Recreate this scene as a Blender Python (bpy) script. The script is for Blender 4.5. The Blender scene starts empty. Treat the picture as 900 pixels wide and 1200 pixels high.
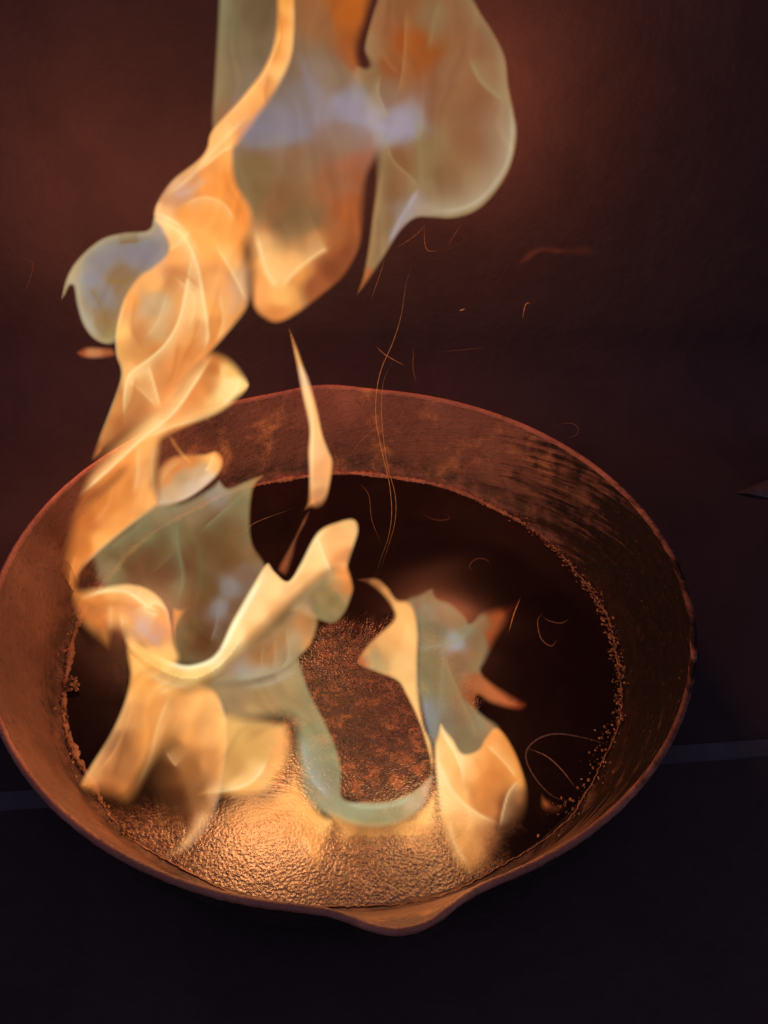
import bpy, bmesh, math, random
import numpy as np

random.seed(7)
rng = np.random.default_rng(11)
S = bpy.context.scene
COL = S.collection

# ------------------------------------------------------------------ camera
CAM = np.array([0.0, -0.2711, 0.3081])
ROT = (0.8694, -0.0251, -0.0374)
FPX = 1000.0                                   # focal length in pixels of the 900 x 1200 photograph
cam_data = bpy.data.cameras.new('camera')
cam = bpy.data.objects.new('camera', cam_data)
COL.objects.link(cam)
cam.location = CAM
cam.rotation_euler = ROT
cam_data.sensor_fit = 'VERTICAL'
cam_data.sensor_height = 24.0
cam_data.lens = 24.0 * FPX / 1200.0
cam_data.clip_start = 0.01
cam_data.clip_end = 50
S.camera = cam

# ------------------------------------------------------------------ world, lamps, exposure
world = bpy.data.worlds.new('World')
S.world = world
world.use_nodes = True
bg = world.node_tree.nodes['Background']
bg.inputs[0].default_value = (0.80, 0.62, 1.0, 1)
bg.inputs[1].default_value = 0.28

def fire_lamp(name, loc, watts, radius, colour=(1.0, 0.45, 0.17)):
    l = bpy.data.lights.new(name, 'POINT')
    l.energy = watts
    l.color = colour
    l.shadow_soft_size = radius
    l.specular_factor = 0.12 if loc[1] > 0.1 else 1.0
    o = bpy.data.objects.new(name, l)
    o.location = loc
    COL.objects.link(o)
    return o
# light of the flames; the last pair stands behind them, added for backdrop glow
fire_lamp('fire_light_front', (-0.035, -0.074, 0.042), 0.34, 0.022)
fire_lamp('fire_light_right', (0.036, -0.082, 0.034), 0.12, 0.015)
fire_lamp('fire_light_rear', (-0.055, 0.030, 0.055), 0.15, 0.025)
fire_lamp('backdrop_light_left', (-0.130, 0.120, 0.130), 0.86, 0.030, (1.0, 0.26, 0.12))
fire_lamp('backdrop_light_right', (0.068, 0.160, 0.186), 0.60, 0.025, (1.0, 0.25, 0.10))

S.view_settings.view_transform = 'Standard'
S.view_settings.look = 'None'
S.view_settings.exposure = 0.0
S.view_settings.gamma = 1.0
S.view_settings.use_curve_mapping = False
S.cycles.use_denoising = True
S.cycles.transparent_max_bounces = 64
S.cycles.max_bounces = 4
S.cycles.sample_clamp_indirect = 3.0
S.cycles.caustics_reflective = False
S.cycles.caustics_refractive = False

# ------------------------------------------------------------------ helpers
def rotm(rx, ry, rz):
    cx, sx, cy, sy, cz, sz = math.cos(rx), math.sin(rx), math.cos(ry), math.sin(ry), math.cos(rz), math.sin(rz)
    X = np.array([[1, 0, 0], [0, cx, -sx], [0, sx, cx]])
    Y = np.array([[cy, 0, sy], [0, 1, 0], [-sy, 0, cy]])
    Z = np.array([[cz, -sz, 0], [sz, cz, 0], [0, 0, 1]])
    return Z @ Y @ X
RM = rotm(*ROT)

def rays(pts):
    pts = np.asarray(pts, float)
    d = np.c_[(pts[:, 0] - 450) / FPX, -(pts[:, 1] - 600) / FPX, -np.ones(len(pts))]
    return d @ RM.T

def on_plane(pts, y0, lean=0.0, skew=0.0, floor=0.003):
    """points of the photograph set on an upright surface standing at depth y0 (never below the pan floor)"""
    d = rays(pts)
    # plane: y = y0 + lean*z + skew*x
    t = (y0 + lean * CAM[2] + skew * CAM[0] - CAM[1]) / (d[:, 1] - lean * d[:, 2] - skew * d[:, 0])
    tf = (floor - CAM[2]) / np.minimum(d[:, 2], -1e-4)
    t = np.where(tf > 0, np.minimum(t, tf), t)
    return t, d

def lin(c):
    c = np.asarray(c, float) / 255.0
    return np.where(c <= 0.04045, c / 12.92, ((c + 0.055) / 1.055) ** 2.4)

def link(o, parent=None, **props):
    COL.objects.link(o)
    if parent is not None:
        o.parent = parent
    for k, v in props.items():
        o[k] = v
    return o

def mesh_obj(name, verts, faces, mat, parent=None, smooth=True, **props):
    me = bpy.data.meshes.new(name)
    me.from_pydata([tuple(v) for v in verts], [], [tuple(f) for f in faces])
    me.update()
    if smooth:
        me.polygons.foreach_set('use_smooth', [True] * len(me.polygons))
    me.materials.append(mat)
    return link(bpy.data.objects.new(name, me), parent, **props)

def empty(name, loc, **props):
    o = bpy.data.objects.new(name, None)
    o.empty_display_size = 0.02
    o.location = loc
    return link(o, None, **props)

def keep_parent(o, parent):
    o.parent = parent
    o.matrix_parent_inverse = parent.matrix_world.inverted() if False else o.matrix_parent_inverse

class NT:
    def __init__(self, name):
        self.m = bpy.data.materials.new(name)
        self.m.use_nodes = True
        self.t = self.m.node_tree
        self.t.nodes.clear()
        self.out = self.t.nodes.new('ShaderNodeOutputMaterial')
    def n(self, typ, **kw):
        nd = self.t.nodes.new(typ)
        for k, v in kw.items():
            setattr(nd, k, v)
        return nd
    def l(self, a, b):
        self.t.links.new(a, b)
    def noise(self, vec, scale, detail=4, rough=0.55, dist=0.0):
        nd = self.n('ShaderNodeTexNoise')
        nd.inputs['Scale'].default_value = scale
        nd.inputs['Detail'].default_value = detail
        nd.inputs['Roughness'].default_value = rough
        nd.inputs['Distortion'].default_value = dist
        self.l(vec, nd.inputs['Vector'])
        return nd.outputs['Fac']
    def ramp(self, fac, stops):
        nd = self.n('ShaderNodeValToRGB')
        el = nd.color_ramp.elements
        while len(el) < len(stops):
            el.new(0.5)
        for e, (p, c) in zip(el, stops):
            e.position = p
            e.color = (*c, 1) if len(c) == 3 else c
        self.l(fac, nd.inputs['Fac'])
        return nd.outputs['Color']
    def math(self, op, a, b=None, c=None, clamp=False):
        nd = self.n('ShaderNodeMath', operation=op, use_clamp=clamp)
        for i, v in enumerate((a, b, c)):
            if v is None:
                continue
            if isinstance(v, (int, float)):
                nd.inputs[i].default_value = v
            else:
                self.l(v, nd.inputs[i])
        return nd.outputs[0]
    def step(self, v, a, b):
        nd = self.n('ShaderNodeMapRange', interpolation_type='SMOOTHSTEP')
        nd.inputs['From Min'].default_value = a
        nd.inputs['From Max'].default_value = b
        self.l(v, nd.inputs['Value'])
        return nd.outputs['Result']
    def mix(self, fac, a, b):
        nd = self.n('ShaderNodeMix', data_type='RGBA')
        if isinstance(fac, (int, float)):
            nd.inputs[0].default_value = fac
        else:
            self.l(fac, nd.inputs[0])
        for i, v in ((6, a), (7, b)):
            if isinstance(v, tuple):
                nd.inputs[i].default_value = (*v, 1)
            else:
                self.l(v, nd.inputs[i])
        return nd.outputs[2]
    def bump(self, h, strength, dist, normal=None):
        nd = self.n('ShaderNodeBump')
        nd.inputs['Strength'].default_value = strength
        nd.inputs['Distance'].default_value = dist
        self.l(h, nd.inputs['Height'])
        if normal is not None:
            self.l(normal, nd.inputs['Normal'])
        return nd.outputs['Normal']
    def bsdf(self, col, rough, normal=None, spec=0.5, metal=0.0, coat=0.0):
        b = self.n('ShaderNodeBsdfPrincipled')
        for key, v in (('Base Color', col), ('Roughness', rough), ('Specular IOR Level', spec), ('Metallic', metal), ('Coat Weight', coat)):
            if isinstance(v, tuple):
                b.inputs[key].default_value = (*v, 1)
            elif isinstance(v, (int, float)):
                b.inputs[key].default_value = v
            else:
                self.l(v, b.inputs[key])
        b.inputs['Coat Roughness'].default_value = 0.08
        if normal is not None:
            self.l(normal, b.inputs['Normal'])
        self.l(b.outputs[0], self.out.inputs['Surface'])
        return b

# ------------------------------------------------------------------ materials
def mat_iron(name='seasoned_iron_wall', gain=1.45, d0=0.50, d1=0.86):
    k = NT(name)
    co = k.n('ShaderNodeTexCoord').outputs['Object']
    sep = k.n('ShaderNodeSeparateXYZ'); k.l(co, sep.inputs[0])
    x, y, z = sep.outputs
    ang = k.math('ARCTAN2', y, x)
    cyl = k.n('ShaderNodeCombineXYZ')
    # stretched along the wall: brushed streaks that slope a little
    k.l(k.math('MULTIPLY', ang, 0.07), cyl.inputs[0])
    k.l(k.math('ADD', k.math('MULTIPLY', z, 7.0), k.math('MULTIPLY', ang, 0.20)), cyl.inputs[1])
    streak = k.noise(cyl.outputs[0], 42, 5, 0.65, 0.4)
    blot = k.noise(co, 26, 5, 0.6, 0.6)
    fine = k.noise(co, 420, 5, 0.7)
    mid = k.noise(co, 110, 5, 0.65, 0.2)
    rust = k.ramp(blot, [(0.25, tuple(gain * c for c in (0.050, 0.021, 0.015))), (0.5, tuple(gain * c for c in (0.084, 0.036, 0.024))), (0.75, tuple(gain * c for c in (0.120, 0.058, 0.038)))])
    # golden residue, mostly on the far wall
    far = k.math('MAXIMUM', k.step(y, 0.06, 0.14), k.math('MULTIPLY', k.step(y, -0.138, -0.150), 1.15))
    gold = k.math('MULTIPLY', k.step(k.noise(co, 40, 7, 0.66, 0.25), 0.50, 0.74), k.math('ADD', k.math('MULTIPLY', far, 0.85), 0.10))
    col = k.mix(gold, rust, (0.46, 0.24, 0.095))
    # black, oily seasoning where the wall turns to the right, broken up by streaks and specks
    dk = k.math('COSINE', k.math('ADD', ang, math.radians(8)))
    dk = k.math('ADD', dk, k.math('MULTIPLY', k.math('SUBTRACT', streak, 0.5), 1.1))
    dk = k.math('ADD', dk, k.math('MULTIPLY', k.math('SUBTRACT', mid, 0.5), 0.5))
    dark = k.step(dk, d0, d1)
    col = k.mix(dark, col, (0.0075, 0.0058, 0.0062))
    speck = k.math('MULTIPLY', k.step(k.noise(co, 520, 3, 0.6), 0.66, 0.72), dark)
    col = k.mix(k.math('MULTIPLY', speck, 0.55), col, (0.20, 0.095, 0.045))
    # thin dark scratches along the wall
    scr = k.step(streak, 0.60, 0.74)
    col = k.mix(k.math('MULTIPLY', k.math('MULTIPLY', scr, 0.75), k.step(k.noise(co, 30, 3, 0.5), 0.42, 0.6)), col, (0.028, 0.013, 0.010))
    # darker blotchy band just above the corner with the floor
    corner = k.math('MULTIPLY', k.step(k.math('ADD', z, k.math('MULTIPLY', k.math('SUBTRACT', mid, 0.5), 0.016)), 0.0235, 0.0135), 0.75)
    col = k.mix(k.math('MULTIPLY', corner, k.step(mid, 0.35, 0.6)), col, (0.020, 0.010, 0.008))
    col = k.mix(k.math('MULTIPLY', k.step(fine, 0.53, 0.70), 0.55), col, (0.03, 0.014, 0.009))
    pit = k.step(k.noise(co, 170, 5, 0.7), 0.60, 0.70)
    col = k.mix(k.math('MULTIPLY', pit, 0.6), col, (0.02, 0.009, 0.007))
    nrm = k.bump(fine, 0.6, 0.0008)
    nrm = k.bump(streak, 0.5, 0.0012, nrm)
    nrm = k.bump(mid, 0.5, 0.0012, nrm)
    rough = k.math('ADD', k.math('MULTIPLY', fine, 0.25), 0.42)
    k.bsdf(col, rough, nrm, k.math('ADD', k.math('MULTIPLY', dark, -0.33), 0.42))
    return k.m

def mat_floor():
    k = NT('oily_iron_floor')
    co = k.n('ShaderNodeTexCoord').outputs['Object']
    sep = k.n('ShaderNodeSeparateXYZ'); k.l(co, sep.inputs[0])
    x, y, z = sep.outputs
    big = k.noise(co, 22, 5, 0.62, 0.9)
    mid = k.noise(co, 150, 7, 0.72, 0.25)
    fine = k.noise(co, 520, 4, 0.65)
    grit = k.n('ShaderNodeTexVoronoi', feature='SMOOTH_F1'); grit.inputs['Scale'].default_value = 950
    k.l(co, grit.inputs['Vector'])
    wob = k.math('MULTIPLY', k.math('SUBTRACT', big, 0.5), 0.06)
    # crusted part: the front third, plus the patch in the middle
    front = k.step(k.math('ADD', y, k.math('MULTIPLY', wob, 0.6)), -0.080, -0.102)
    d2 = k.math('ADD', k.math('POWER', k.math('SUBTRACT', x, 0.008), 2.0), k.math('POWER', k.math('MULTIPLY', k.math('ADD', y, 0.045), 0.8), 2.0))
    patch = k.step(k.math('ADD', k.math('SQRT', d2), wob), 0.052, 0.030)
    crust = k.math('MAXIMUM', front, patch)
    rightoil = k.step(k.math('ADD', x, wob), 0.072, 0.050)
    crust = k.math('MULTIPLY', crust, rightoil)
    pits = k.step(mid, 0.46, 0.58)
    rust = k.ramp(mid, [(0.40, (0.008, 0.004, 0.004)), (0.50, (0.034, 0.014, 0.010)), (0.58, (0.13, 0.055, 0.028)), (0.75, (0.30, 0.145, 0.065))])
    film = k.ramp(big, [(0.35, (0.006, 0.0038, 0.0042)), (0.70, (0.013, 0.006, 0.006))])
    blackpatch = k.math('MULTIPLY', k.step(k.noise(co, 60, 7, 0.72, 0.2), 0.50, 0.58), 0.75)
    pits2 = k.step(k.noise(co, 300, 4, 0.65), 0.54, 0.62)
    blackpatch = k.math('MAXIMUM', blackpatch, k.math('MULTIPLY', pits2, 0.75))
    rust = k.mix(blackpatch, rust, (0.010, 0.005, 0.005))
    gold = k.ramp(fine, [(0.35, (0.03, 0.012, 0.007)), (0.52, (0.15, 0.072, 0.030)), (0.68, (0.34, 0.19, 0.08))])
    rust = k.mix(k.math('MULTIPLY', front, 0.8), rust, gold)  # gold crust at the front, made lighter to carry light from the flames
    col = k.mix(crust, film, rust)
    h = k.math('ADD', k.math('MULTIPLY', grit.outputs['Distance'], 1.0), k.math('MULTIPLY', fine, 0.8))
    hh = k.math('MULTIPLY', h, crust)
    n1 = k.bump(hh, 0.8, 0.00045)
    n2 = k.bump(k.math('MULTIPLY', mid, crust), 0.6, 0.0007, n1)
    n3 = k.bump(k.noise(co, 14, 2, 0.5), 0.25, 0.002, n2)
    rough = k.math('ADD', k.math('MULTIPLY', crust, 0.05), 0.20)
    k.bsdf(col, rough, n3, k.math('ADD', k.math('MULTIPLY', crust, 0.75), 0.25))
    return k.m

def mat_simple(name, c1, c2, scale, rough, spec=0.5, bump=0.4, bdist=0.001, metal=0.0, lo=0.35, hi=0.65):
    k = NT(name)
    co = k.n('ShaderNodeTexCoord').outputs['Object']
    a = k.noise(co, scale, 5, 0.65, 0.5)
    col = k.ramp(a, [(lo, c1), (hi, c2)])
    f = k.noise(co, scale * 6, 4, 0.6)
    nrm = k.bump(f, bump, bdist)
    k.bsdf(col, rough, nrm, spec, metal)
    return k.m

OCC = 0.64      # how much of what lies behind a dense flame is veiled by its soot
def mat_flame():
    k = NT('burning_gas')
    at = k.n('ShaderNodeAttribute', attribute_name='glow')
    em = k.n('ShaderNodeEmission'); k.l(at.outputs['Color'], em.inputs[0])
    tr = k.n('ShaderNodeBsdfTransparent')
    veil = k.n('ShaderNodeCombineXYZ')
    v = k.math('SUBTRACT', 1.0, at.outputs['Alpha'])
    for i in range(3):
        k.l(v, veil.inputs[i])
    k.l(veil.outputs[0], tr.inputs[0])
    mx = k.n('ShaderNodeAddShader')
    k.l(tr.outputs[0], mx.inputs[0]); k.l(em.outputs[0], mx.inputs[1])
    k.l(mx.outputs[0], k.out.inputs['Surface'])
    k.m.cycles.emission_sampling = 'NONE'
    return k.m

def mat_thread():
    k = NT('glowing_spark_trail')
    at = k.n('ShaderNodeAttribute', attribute_name='glow')
    em = k.n('ShaderNodeEmission'); k.l(at.outputs['Color'], em.inputs[0])
    tr = k.n('ShaderNodeBsdfTransparent')
    mx = k.n('ShaderNodeMixShader')
    k.l(at.outputs['Alpha'], mx.inputs[0]); k.l(tr.outputs[0], mx.inputs[1]); k.l(em.outputs[0], mx.inputs[2])
    k.l(mx.outputs[0], k.out.inputs['Surface'])
    k.m.cycles.emission_sampling = 'NONE'
    return k.m

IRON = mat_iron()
FLOOR = mat_floor()
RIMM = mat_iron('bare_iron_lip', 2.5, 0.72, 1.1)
OUTER = mat_simple('sooty_iron_outside', (0.006, 0.005, 0.005), (0.022, 0.013, 0.011), 60, 0.7, 0.3, 0.6, 0.001)
CRUMB = mat_simple('burnt_crumb', (0.06, 0.024, 0.011), (0.34, 0.17, 0.07), 220, 0.45, 0.35, 0.6, 0.0008)
BEAD = mat_simple('baked_residue', (0.11, 0.045, 0.024), (0.32, 0.15, 0.075), 130, 0.5, 0.5, 0.8, 0.001)
GROUND = mat_simple('blackened_ground', (0.023, 0.018, 0.020), (0.032, 0.024, 0.026), 16, 0.85, 0.2, 0.5, 0.002)
BACKDROP = mat_simple('backdrop_dark', (0.023, 0.018, 0.020), (0.032, 0.024, 0.026), 16, 0.85, 0.2, 0.5, 0.002)
STEEL = mat_simple('dull_steel', (0.034, 0.033, 0.042), (0.052, 0.050, 0.062), 40, 0.55, 0.5, 0.3, 0.0005)
BROWN = mat_simple('dark_brown_slab', (0.050, 0.030, 0.030), (0.085, 0.048, 0.044), 30, 0.8, 0.3, 0.6, 0.002)
STONE = mat_simple('grey_stone', (0.034, 0.029, 0.030), (0.062, 0.053, 0.053), 60, 0.7, 0.4, 0.6, 0.001)
FLAME = mat_flame()
THREAD = mat_thread()

# ------------------------------------------------------------------ setting: blackened ground, with an added backdrop that catches the haze glow
prof = [(-1.2, 0.0), (0.162, 0.0)]
for i in range(1, 13):
    a = math.radians(90 * i / 12)
    prof.append((0.162 + 0.053 * math.sin(a), 0.053 * (1 - math.cos(a))))
prof += [(0.215, 0.5), (0.215, 1.1)]
GZ = -0.0075
XS = np.linspace(-1.5, 1.5, 13)
def strip(name, profile, mat):
    vs, fs = [], []
    for (yy, zz) in profile:
        for xx in XS:
            vs.append((xx, yy, zz + GZ))
    nx = len(XS)
    for i in range(len(profile) - 1):
        for j in range(nx - 1):
            fs.append((i * nx + j, i * nx + j + 1, (i + 1) * nx + j + 1, (i + 1) * nx + j))
    mesh_obj(name, vs, fs, mat, kind='structure')
strip('ground', prof[:2], GROUND)
strip('wall', prof[1:], BACKDROP)  # added backdrop sheet; lamplight on it stands in for glowing smoke

# ------------------------------------------------------------------ the pan
H = 0.0457
RB = 0.1274
def spout(a):
    out = 0.0
    for c, w, s in ((math.radians(95), math.radians(7.5), 0.0060), (math.radians(-83.5), math.radians(6.2), 0.0074)):
        d = (a - c + math.pi) % (2 * math.pi) - math.pi
        out += s * math.exp(-abs(d / w) ** 2.4 * 0.9) if abs(d) < 2.8 * w else 0.0
    return out

def ring_surface(profile, n=288, jitter=0.0):
    vs, fs = [], []
    for i in range(n):
        a = 2 * math.pi * i / n
        sp = spout(a)
        for r, z, k in profile:
            rr = r + sp * k + (random.uniform(-1, 1) * jitter)
            vs.append((rr * math.cos(a), rr * math.sin(a), z - sp * k * 0.18))
    m = len(profile)
    for i in range(n):
        for j in range(m - 1):
            p, q = i * m + j, ((i + 1) % n) * m + j
            fs.append((p, q, q + 1, p + 1))
    return vs, fs

pan = empty('skillet', (0, 0, GZ), label='round cast iron skillet with two pouring lips, rusty inside, full of fire', category='skillet')
def panpart(name, vs, fs, mat, **kw):
    vs = [(v[0], v[1], v[2] - GZ) for v in vs]
    return mesh_obj(name, vs, fs, mat, pan, **kw)
inner = []
for i in range(9):                         # fillet between floor and wall
    t = i / 8 * math.radians(68)
    inner.append((RB + 0.0052 * math.sin(t), 0.0052 * (1 - math.cos(t)), 0.0))
r1, z1 = inner[-1][0], inner[-1][1]
for i in range(1, 13):
    u = i / 12
    inner.append((r1 + (0.1474 - r1) * u, z1 + (0.0440 - z1) * u, u ** 3))
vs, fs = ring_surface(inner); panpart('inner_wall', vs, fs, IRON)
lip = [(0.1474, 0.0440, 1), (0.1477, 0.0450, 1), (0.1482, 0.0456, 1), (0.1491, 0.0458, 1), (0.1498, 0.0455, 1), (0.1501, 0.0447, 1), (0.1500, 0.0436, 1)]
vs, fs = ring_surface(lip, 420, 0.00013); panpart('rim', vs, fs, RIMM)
outp = [(0.1500, 0.0436, 1), (0.1490, 0.040, 1), (0.1440, 0.022, 0.25), (0.1385, 0.006, 0), (0.1350, 0.0, 0), (0.128, -0.0035, 0), (0.120, -0.0055, 0), (0.115, -0.0075, 0)]
vs, fs = ring_surface(outp); o = panpart('outer_wall', vs, fs, OUTER)
# cooking surface: fine polar sheet with a little real unevenness
vs, fs = [], []
NA, NR = 160, 60
def ripple(x, y):
    return 0.00035 * math.sin(61 * x + 3 * math.sin(47 * y)) * math.sin(53 * y + 1.3)
vs.append((0, 0, ripple(0, 0)))
for j in range(1, NR + 1):
    r = RB * j / NR
    for i in range(NA):
        a = 2 * math.pi * i / NA
        x, y = r * math.cos(a), r * math.sin(a)
        vs.append((x, y, ripple(x, y) * (1 - (j / NR) ** 6)))
for i in range(NA):
    fs.append((0, 1 + i, 1 + (i + 1) % NA))
for j in range(NR - 1):
    for i in range(NA):
        p = 1 + j * NA
        fs.append((p + i, p + NA + i, p + NA + (i + 1) % NA, p + (i + 1) % NA))
panpart('cooking_surface', vs, fs, FLOOR)
vs, fs = [(0, 0, -0.0070)], []
for i in range(96):
    a = 2 * math.pi * i / 96
    vs.append((0.1155 * math.cos(a), 0.1155 * math.sin(a), -0.0070))
for i in range(96):
    fs.append((0, 1 + (i + 1) % 96, 1 + i))
panpart('underside', vs, fs, OUTER)
# handle, pointing left and out of the picture
ha = math.radians(185)
ux, uy = math.cos(ha), math.sin(ha)
vs, fs = [], []
st = [(0.1455, 0.030, 0.036, 0.010), (0.156, 0.020, 0.035, 0.010), (0.175, 0.0125, 0.034, 0.009), (0.21, 0.0125, 0.033, 0.008), (0.25, 0.0150, 0.034, 0.008), (0.275, 0.0165, 0.036, 0.008), (0.286, 0.013, 0.037, 0.007), (0.291, 0.006, 0.037, 0.005)]
for r, w, z, t in st:
    for k in range(12):
        b = 2 * math.pi * k / 12
        px = w * math.copysign(abs(math.cos(b)) ** 0.7, math.cos(b)); pz = t * 0.6 * math.sin(b)
        vs.append((r * ux - px * uy, r * uy + px * ux, z - 0.004 + pz))
for i in range(len(st) - 1):
    for k in range(12):
        fs.append((i * 12 + k, i * 12 + (k + 1) % 12, (i + 1) * 12 + (k + 1) % 12, (i + 1) * 12 + k))
fs.append(tuple(range(12))[::-1]); fs.append(tuple(range((len(st) - 1) * 12, len(st) * 12)))
panpart('handle', vs, fs, OUTER)

# baked residue: uneven bead along the corner, left and back
vs, fs = [], []
n = 620
for i in range(n):
    a = 2 * math.pi * i / n
    amp = 0.0008 + 0.0005 * math.sin(a * 9 + 1) * math.sin(a * 23) + random.uniform(-.0004, .0006)
    deg = math.degrees(a)
    if deg > 300 or deg < 40:
        amp *= 0.2
    if 222 < deg < 300:
        amp *= 0.25
    amp = max(amp, 0.0002)
    rc = RB + 0.0008 + random.uniform(-.0003, .0003) + 0.0008 * math.sin(a * 13)
    for k in range(6):
        b = math.pi * k / 5
        vs.append(((rc - amp * 1.35 * math.cos(b)) * math.cos(a), (rc - amp * 1.35 * math.cos(b)) * math.sin(a), -0.0002 + amp * 1.3 * math.sin(b) + 0.0006 * (k / 5)))
for i in range(n):
    for k in range(5):
        p, q = i * 6 + k, ((i + 1) % n) * 6 + k
        fs.append((p, p + 1, q + 1, q))
panpart('residue_bead', vs, fs, BEAD)

# burnt crumbs along the corner on the right, and a few on the left
def lump(vs, fs, c, s):
    base = len(vs)
    raw = [(1, 0, 0), (-1, 0, 0), (0, 1, 0), (0, -1, 0), (0, 0, 1), (0, 0, -0.5), (.7, .7, .3), (-.7, .6, .4), (.6, -.7, .3), (-.6, -.6, .5)]
    q = random.uniform(0, 6.28)
    for (x, y, z) in raw:
        m = random.uniform(0.7, 1.25)
        xx, yy = x * math.cos(q) - y * math.sin(q), x * math.sin(q) + y * math.cos(q)
        vs.append((c[0] + xx * s * m, c[1] + yy * s * m, c[2] + z * s * m * 0.9))
    for f in ((0, 6, 4), (6, 2, 4), (2, 7, 4), (7, 1, 4), (1, 9, 4), (9, 3, 4), (3, 8, 4), (8, 0, 4), (0, 5, 6), (6, 5, 2), (2, 5, 7), (7, 5, 1), (1, 5, 9), (9, 5, 3), (3, 5, 8), (8, 5, 0)):
        fs.append(tuple(base + i for i in f))
vs, fs = [], []
for i in range(1150):
    deg = random.triangular(-58, 62, 4) if i < 750 else random.uniform(150, 232)
    off = random.gauss(0, 0.0013)
    if i >= 750:
        off = abs(off) * 1.4
    if deg < -25:
        off = random.gauss(-0.001, 0.0035)
    r = RB + off
    z = 0.0004 if r < RB + 0.0004 else (r - RB) * 1.1 if r < RB + 0.003 else (r - RB - 0.003) * 2.4 + 0.0033
    a = math.radians(deg)
    lump(vs, fs, (r * math.cos(a), r * math.sin(a), z), random.choice((0.0002, 0.00025, 0.0003, 0.0004, 0.0006, 0.0008)))
panpart('crumbs', vs, fs, CRUMB, smooth=False, kind='stuff')

# one charred lump sitting against the left of the corner
vs, fs = [], []
for i in range(26):
    a = math.radians(191.8 + random.gauss(0, 1.0))
    r = 0.1245 + random.gauss(0, 0.0014)
    lump(vs, fs, (r * math.cos(a), r * math.sin(a), 0.0008 + abs(random.gauss(0, 0.0012))), random.uniform(0.0006, 0.0013))
mesh_obj('charred_morsel', vs, fs, CRUMB, smooth=False, label='small charred crumbly lump on the floor by the left wall of the pan', category='crumb')

# ------------------------------------------------------------------ things around the pan
def slab(name, loc, size, rz, mat, bev=0.002, **props):
    bm = bmesh.new()
    bmesh.ops.create_cube(bm, size=1.0)
    bmesh.ops.scale(bm, vec=size, verts=bm.verts)
    bmesh.ops.bevel(bm, geom=bm.edges[:], offset=bev, segments=2, affect='EDGES')
    me = bpy.data.meshes.new(name); bm.to_mesh(me); bm.free()
    me.materials.append(mat)
    o = bpy.data.objects.new(name, me)
    o.location = loc; o.rotation_euler = (0, 0, rz)
    return link(o, None, **props)
slab('steel_bar', (0.024, -0.0685, GZ + 0.0002), (0.9, 0.0085, 0.0014), math.radians(3.3), STEEL, 0.0004,
     label='thin dull steel bar on the ground passing under the skillet', category='bar')

vs = []
for (x, y, z) in [(0, 0, 0), (.034, .016, 0), (.060, .012, 0), (.062, -.008, 0), (.030, -.009, 0), (.006, -.004, .003), (.034, .010, .008), (.058, .008, .010), (.058, -.004, .011), (.031, -.004, .008)]:
    vs.append((x, y, z))
mesh_obj('stone', vs, [(0, 1, 6, 5), (1, 2, 7, 6), (2, 3, 8, 7), (3, 4, 9, 8), (4, 0, 5, 9), (5, 6, 9), (6, 7, 8, 9)], STONE, smooth=False,
         label='grey wedge-shaped stone on the ground at the right edge', category='stone').location = (0.232, 0.118, GZ)

# ------------------------------------------------------------------ flames
def smooth_closed(pts, soft, sub=7):
    """closed Catmull-Rom through the outline; softness is carried along"""
    P = np.asarray(pts, float); n = len(P)
    out, so = [], []
    for i in range(n):
        p0, p1, p2, p3 = P[i - 1], P[i], P[(i + 1) % n], P[(i + 2) % n]
        s1, s2 = soft[i], soft[(i + 1) % n]
        for k in range(sub):
            t = k / sub
            q = 0.5 * ((2 * p1) + (-p0 + p2) * t + (2 * p0 - 5 * p1 + 4 * p2 - p3) * t * t + (-p0 + 3 * p1 - 3 * p2 + p3) * t ** 3)
            out.append(q); so.append(s1 * (1 - t) + s2 * t)
    return np.array(out), np.array(so)

def smooth_open(pts, sub=8):
    P = np.asarray(pts, float)
    if len(P) == 2:
        return np.array([P[0] + (P[1] - P[0]) * t for t in np.linspace(0, 1, sub)])
    P = np.vstack([2 * P[0] - P[1], P, 2 * P[-1] - P[-2]])
    out = []
    for i in range(1, len(P) - 2):
        p0, p1, p2, p3 = P[i - 1:i + 3]
        for k in range(sub):
            t = k / sub
            out.append(0.5 * ((2 * p1) + (-p0 + p2) * t + (2 * p0 - 5 * p1 + 4 * p2 - p3) * t * t + (-p0 + 3 * p1 - 3 * p2 + p3) * t ** 3))
    out.append(P[-2])
    return np.array(out)

def seg_dist(V, A, B):
    """nearest distance from V (n,2) to segments A-B (m,2): distance, nearest point, segment index, parameter"""
    best = np.full(len(V), 1e9); pt = np.zeros_like(V); si = np.zeros(len(V), int); par = np.zeros(len(V))
    for i in range(len(A)):
        ab = B[i] - A[i]
        L = max(ab @ ab, 1e-9)
        t = np.clip((V - A[i]) @ ab / L, 0, 1)
        q = A[i] + t[:, None] * ab
        d = np.hypot(*(V - q).T)
        m = d < best
        best[m] = d[m]; pt[m] = q[m]; si[m] = i; par[m] = t[m]
    return best, pt, si, par

def inside(V, poly):
    x, y = V[:, 0], V[:, 1]
    c = np.zeros(len(V), bool)
    n = len(poly)
    for i in range(n):
        x1, y1 = poly[i]; x2, y2 = poly[i - 1]
        if y1 == y2:
            continue
        m = ((y1 > y) != (y2 > y)) & (x < (x2 - x1) * (y - y1) / (y2 - y1) + x1)
        c ^= m
    return c

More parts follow.
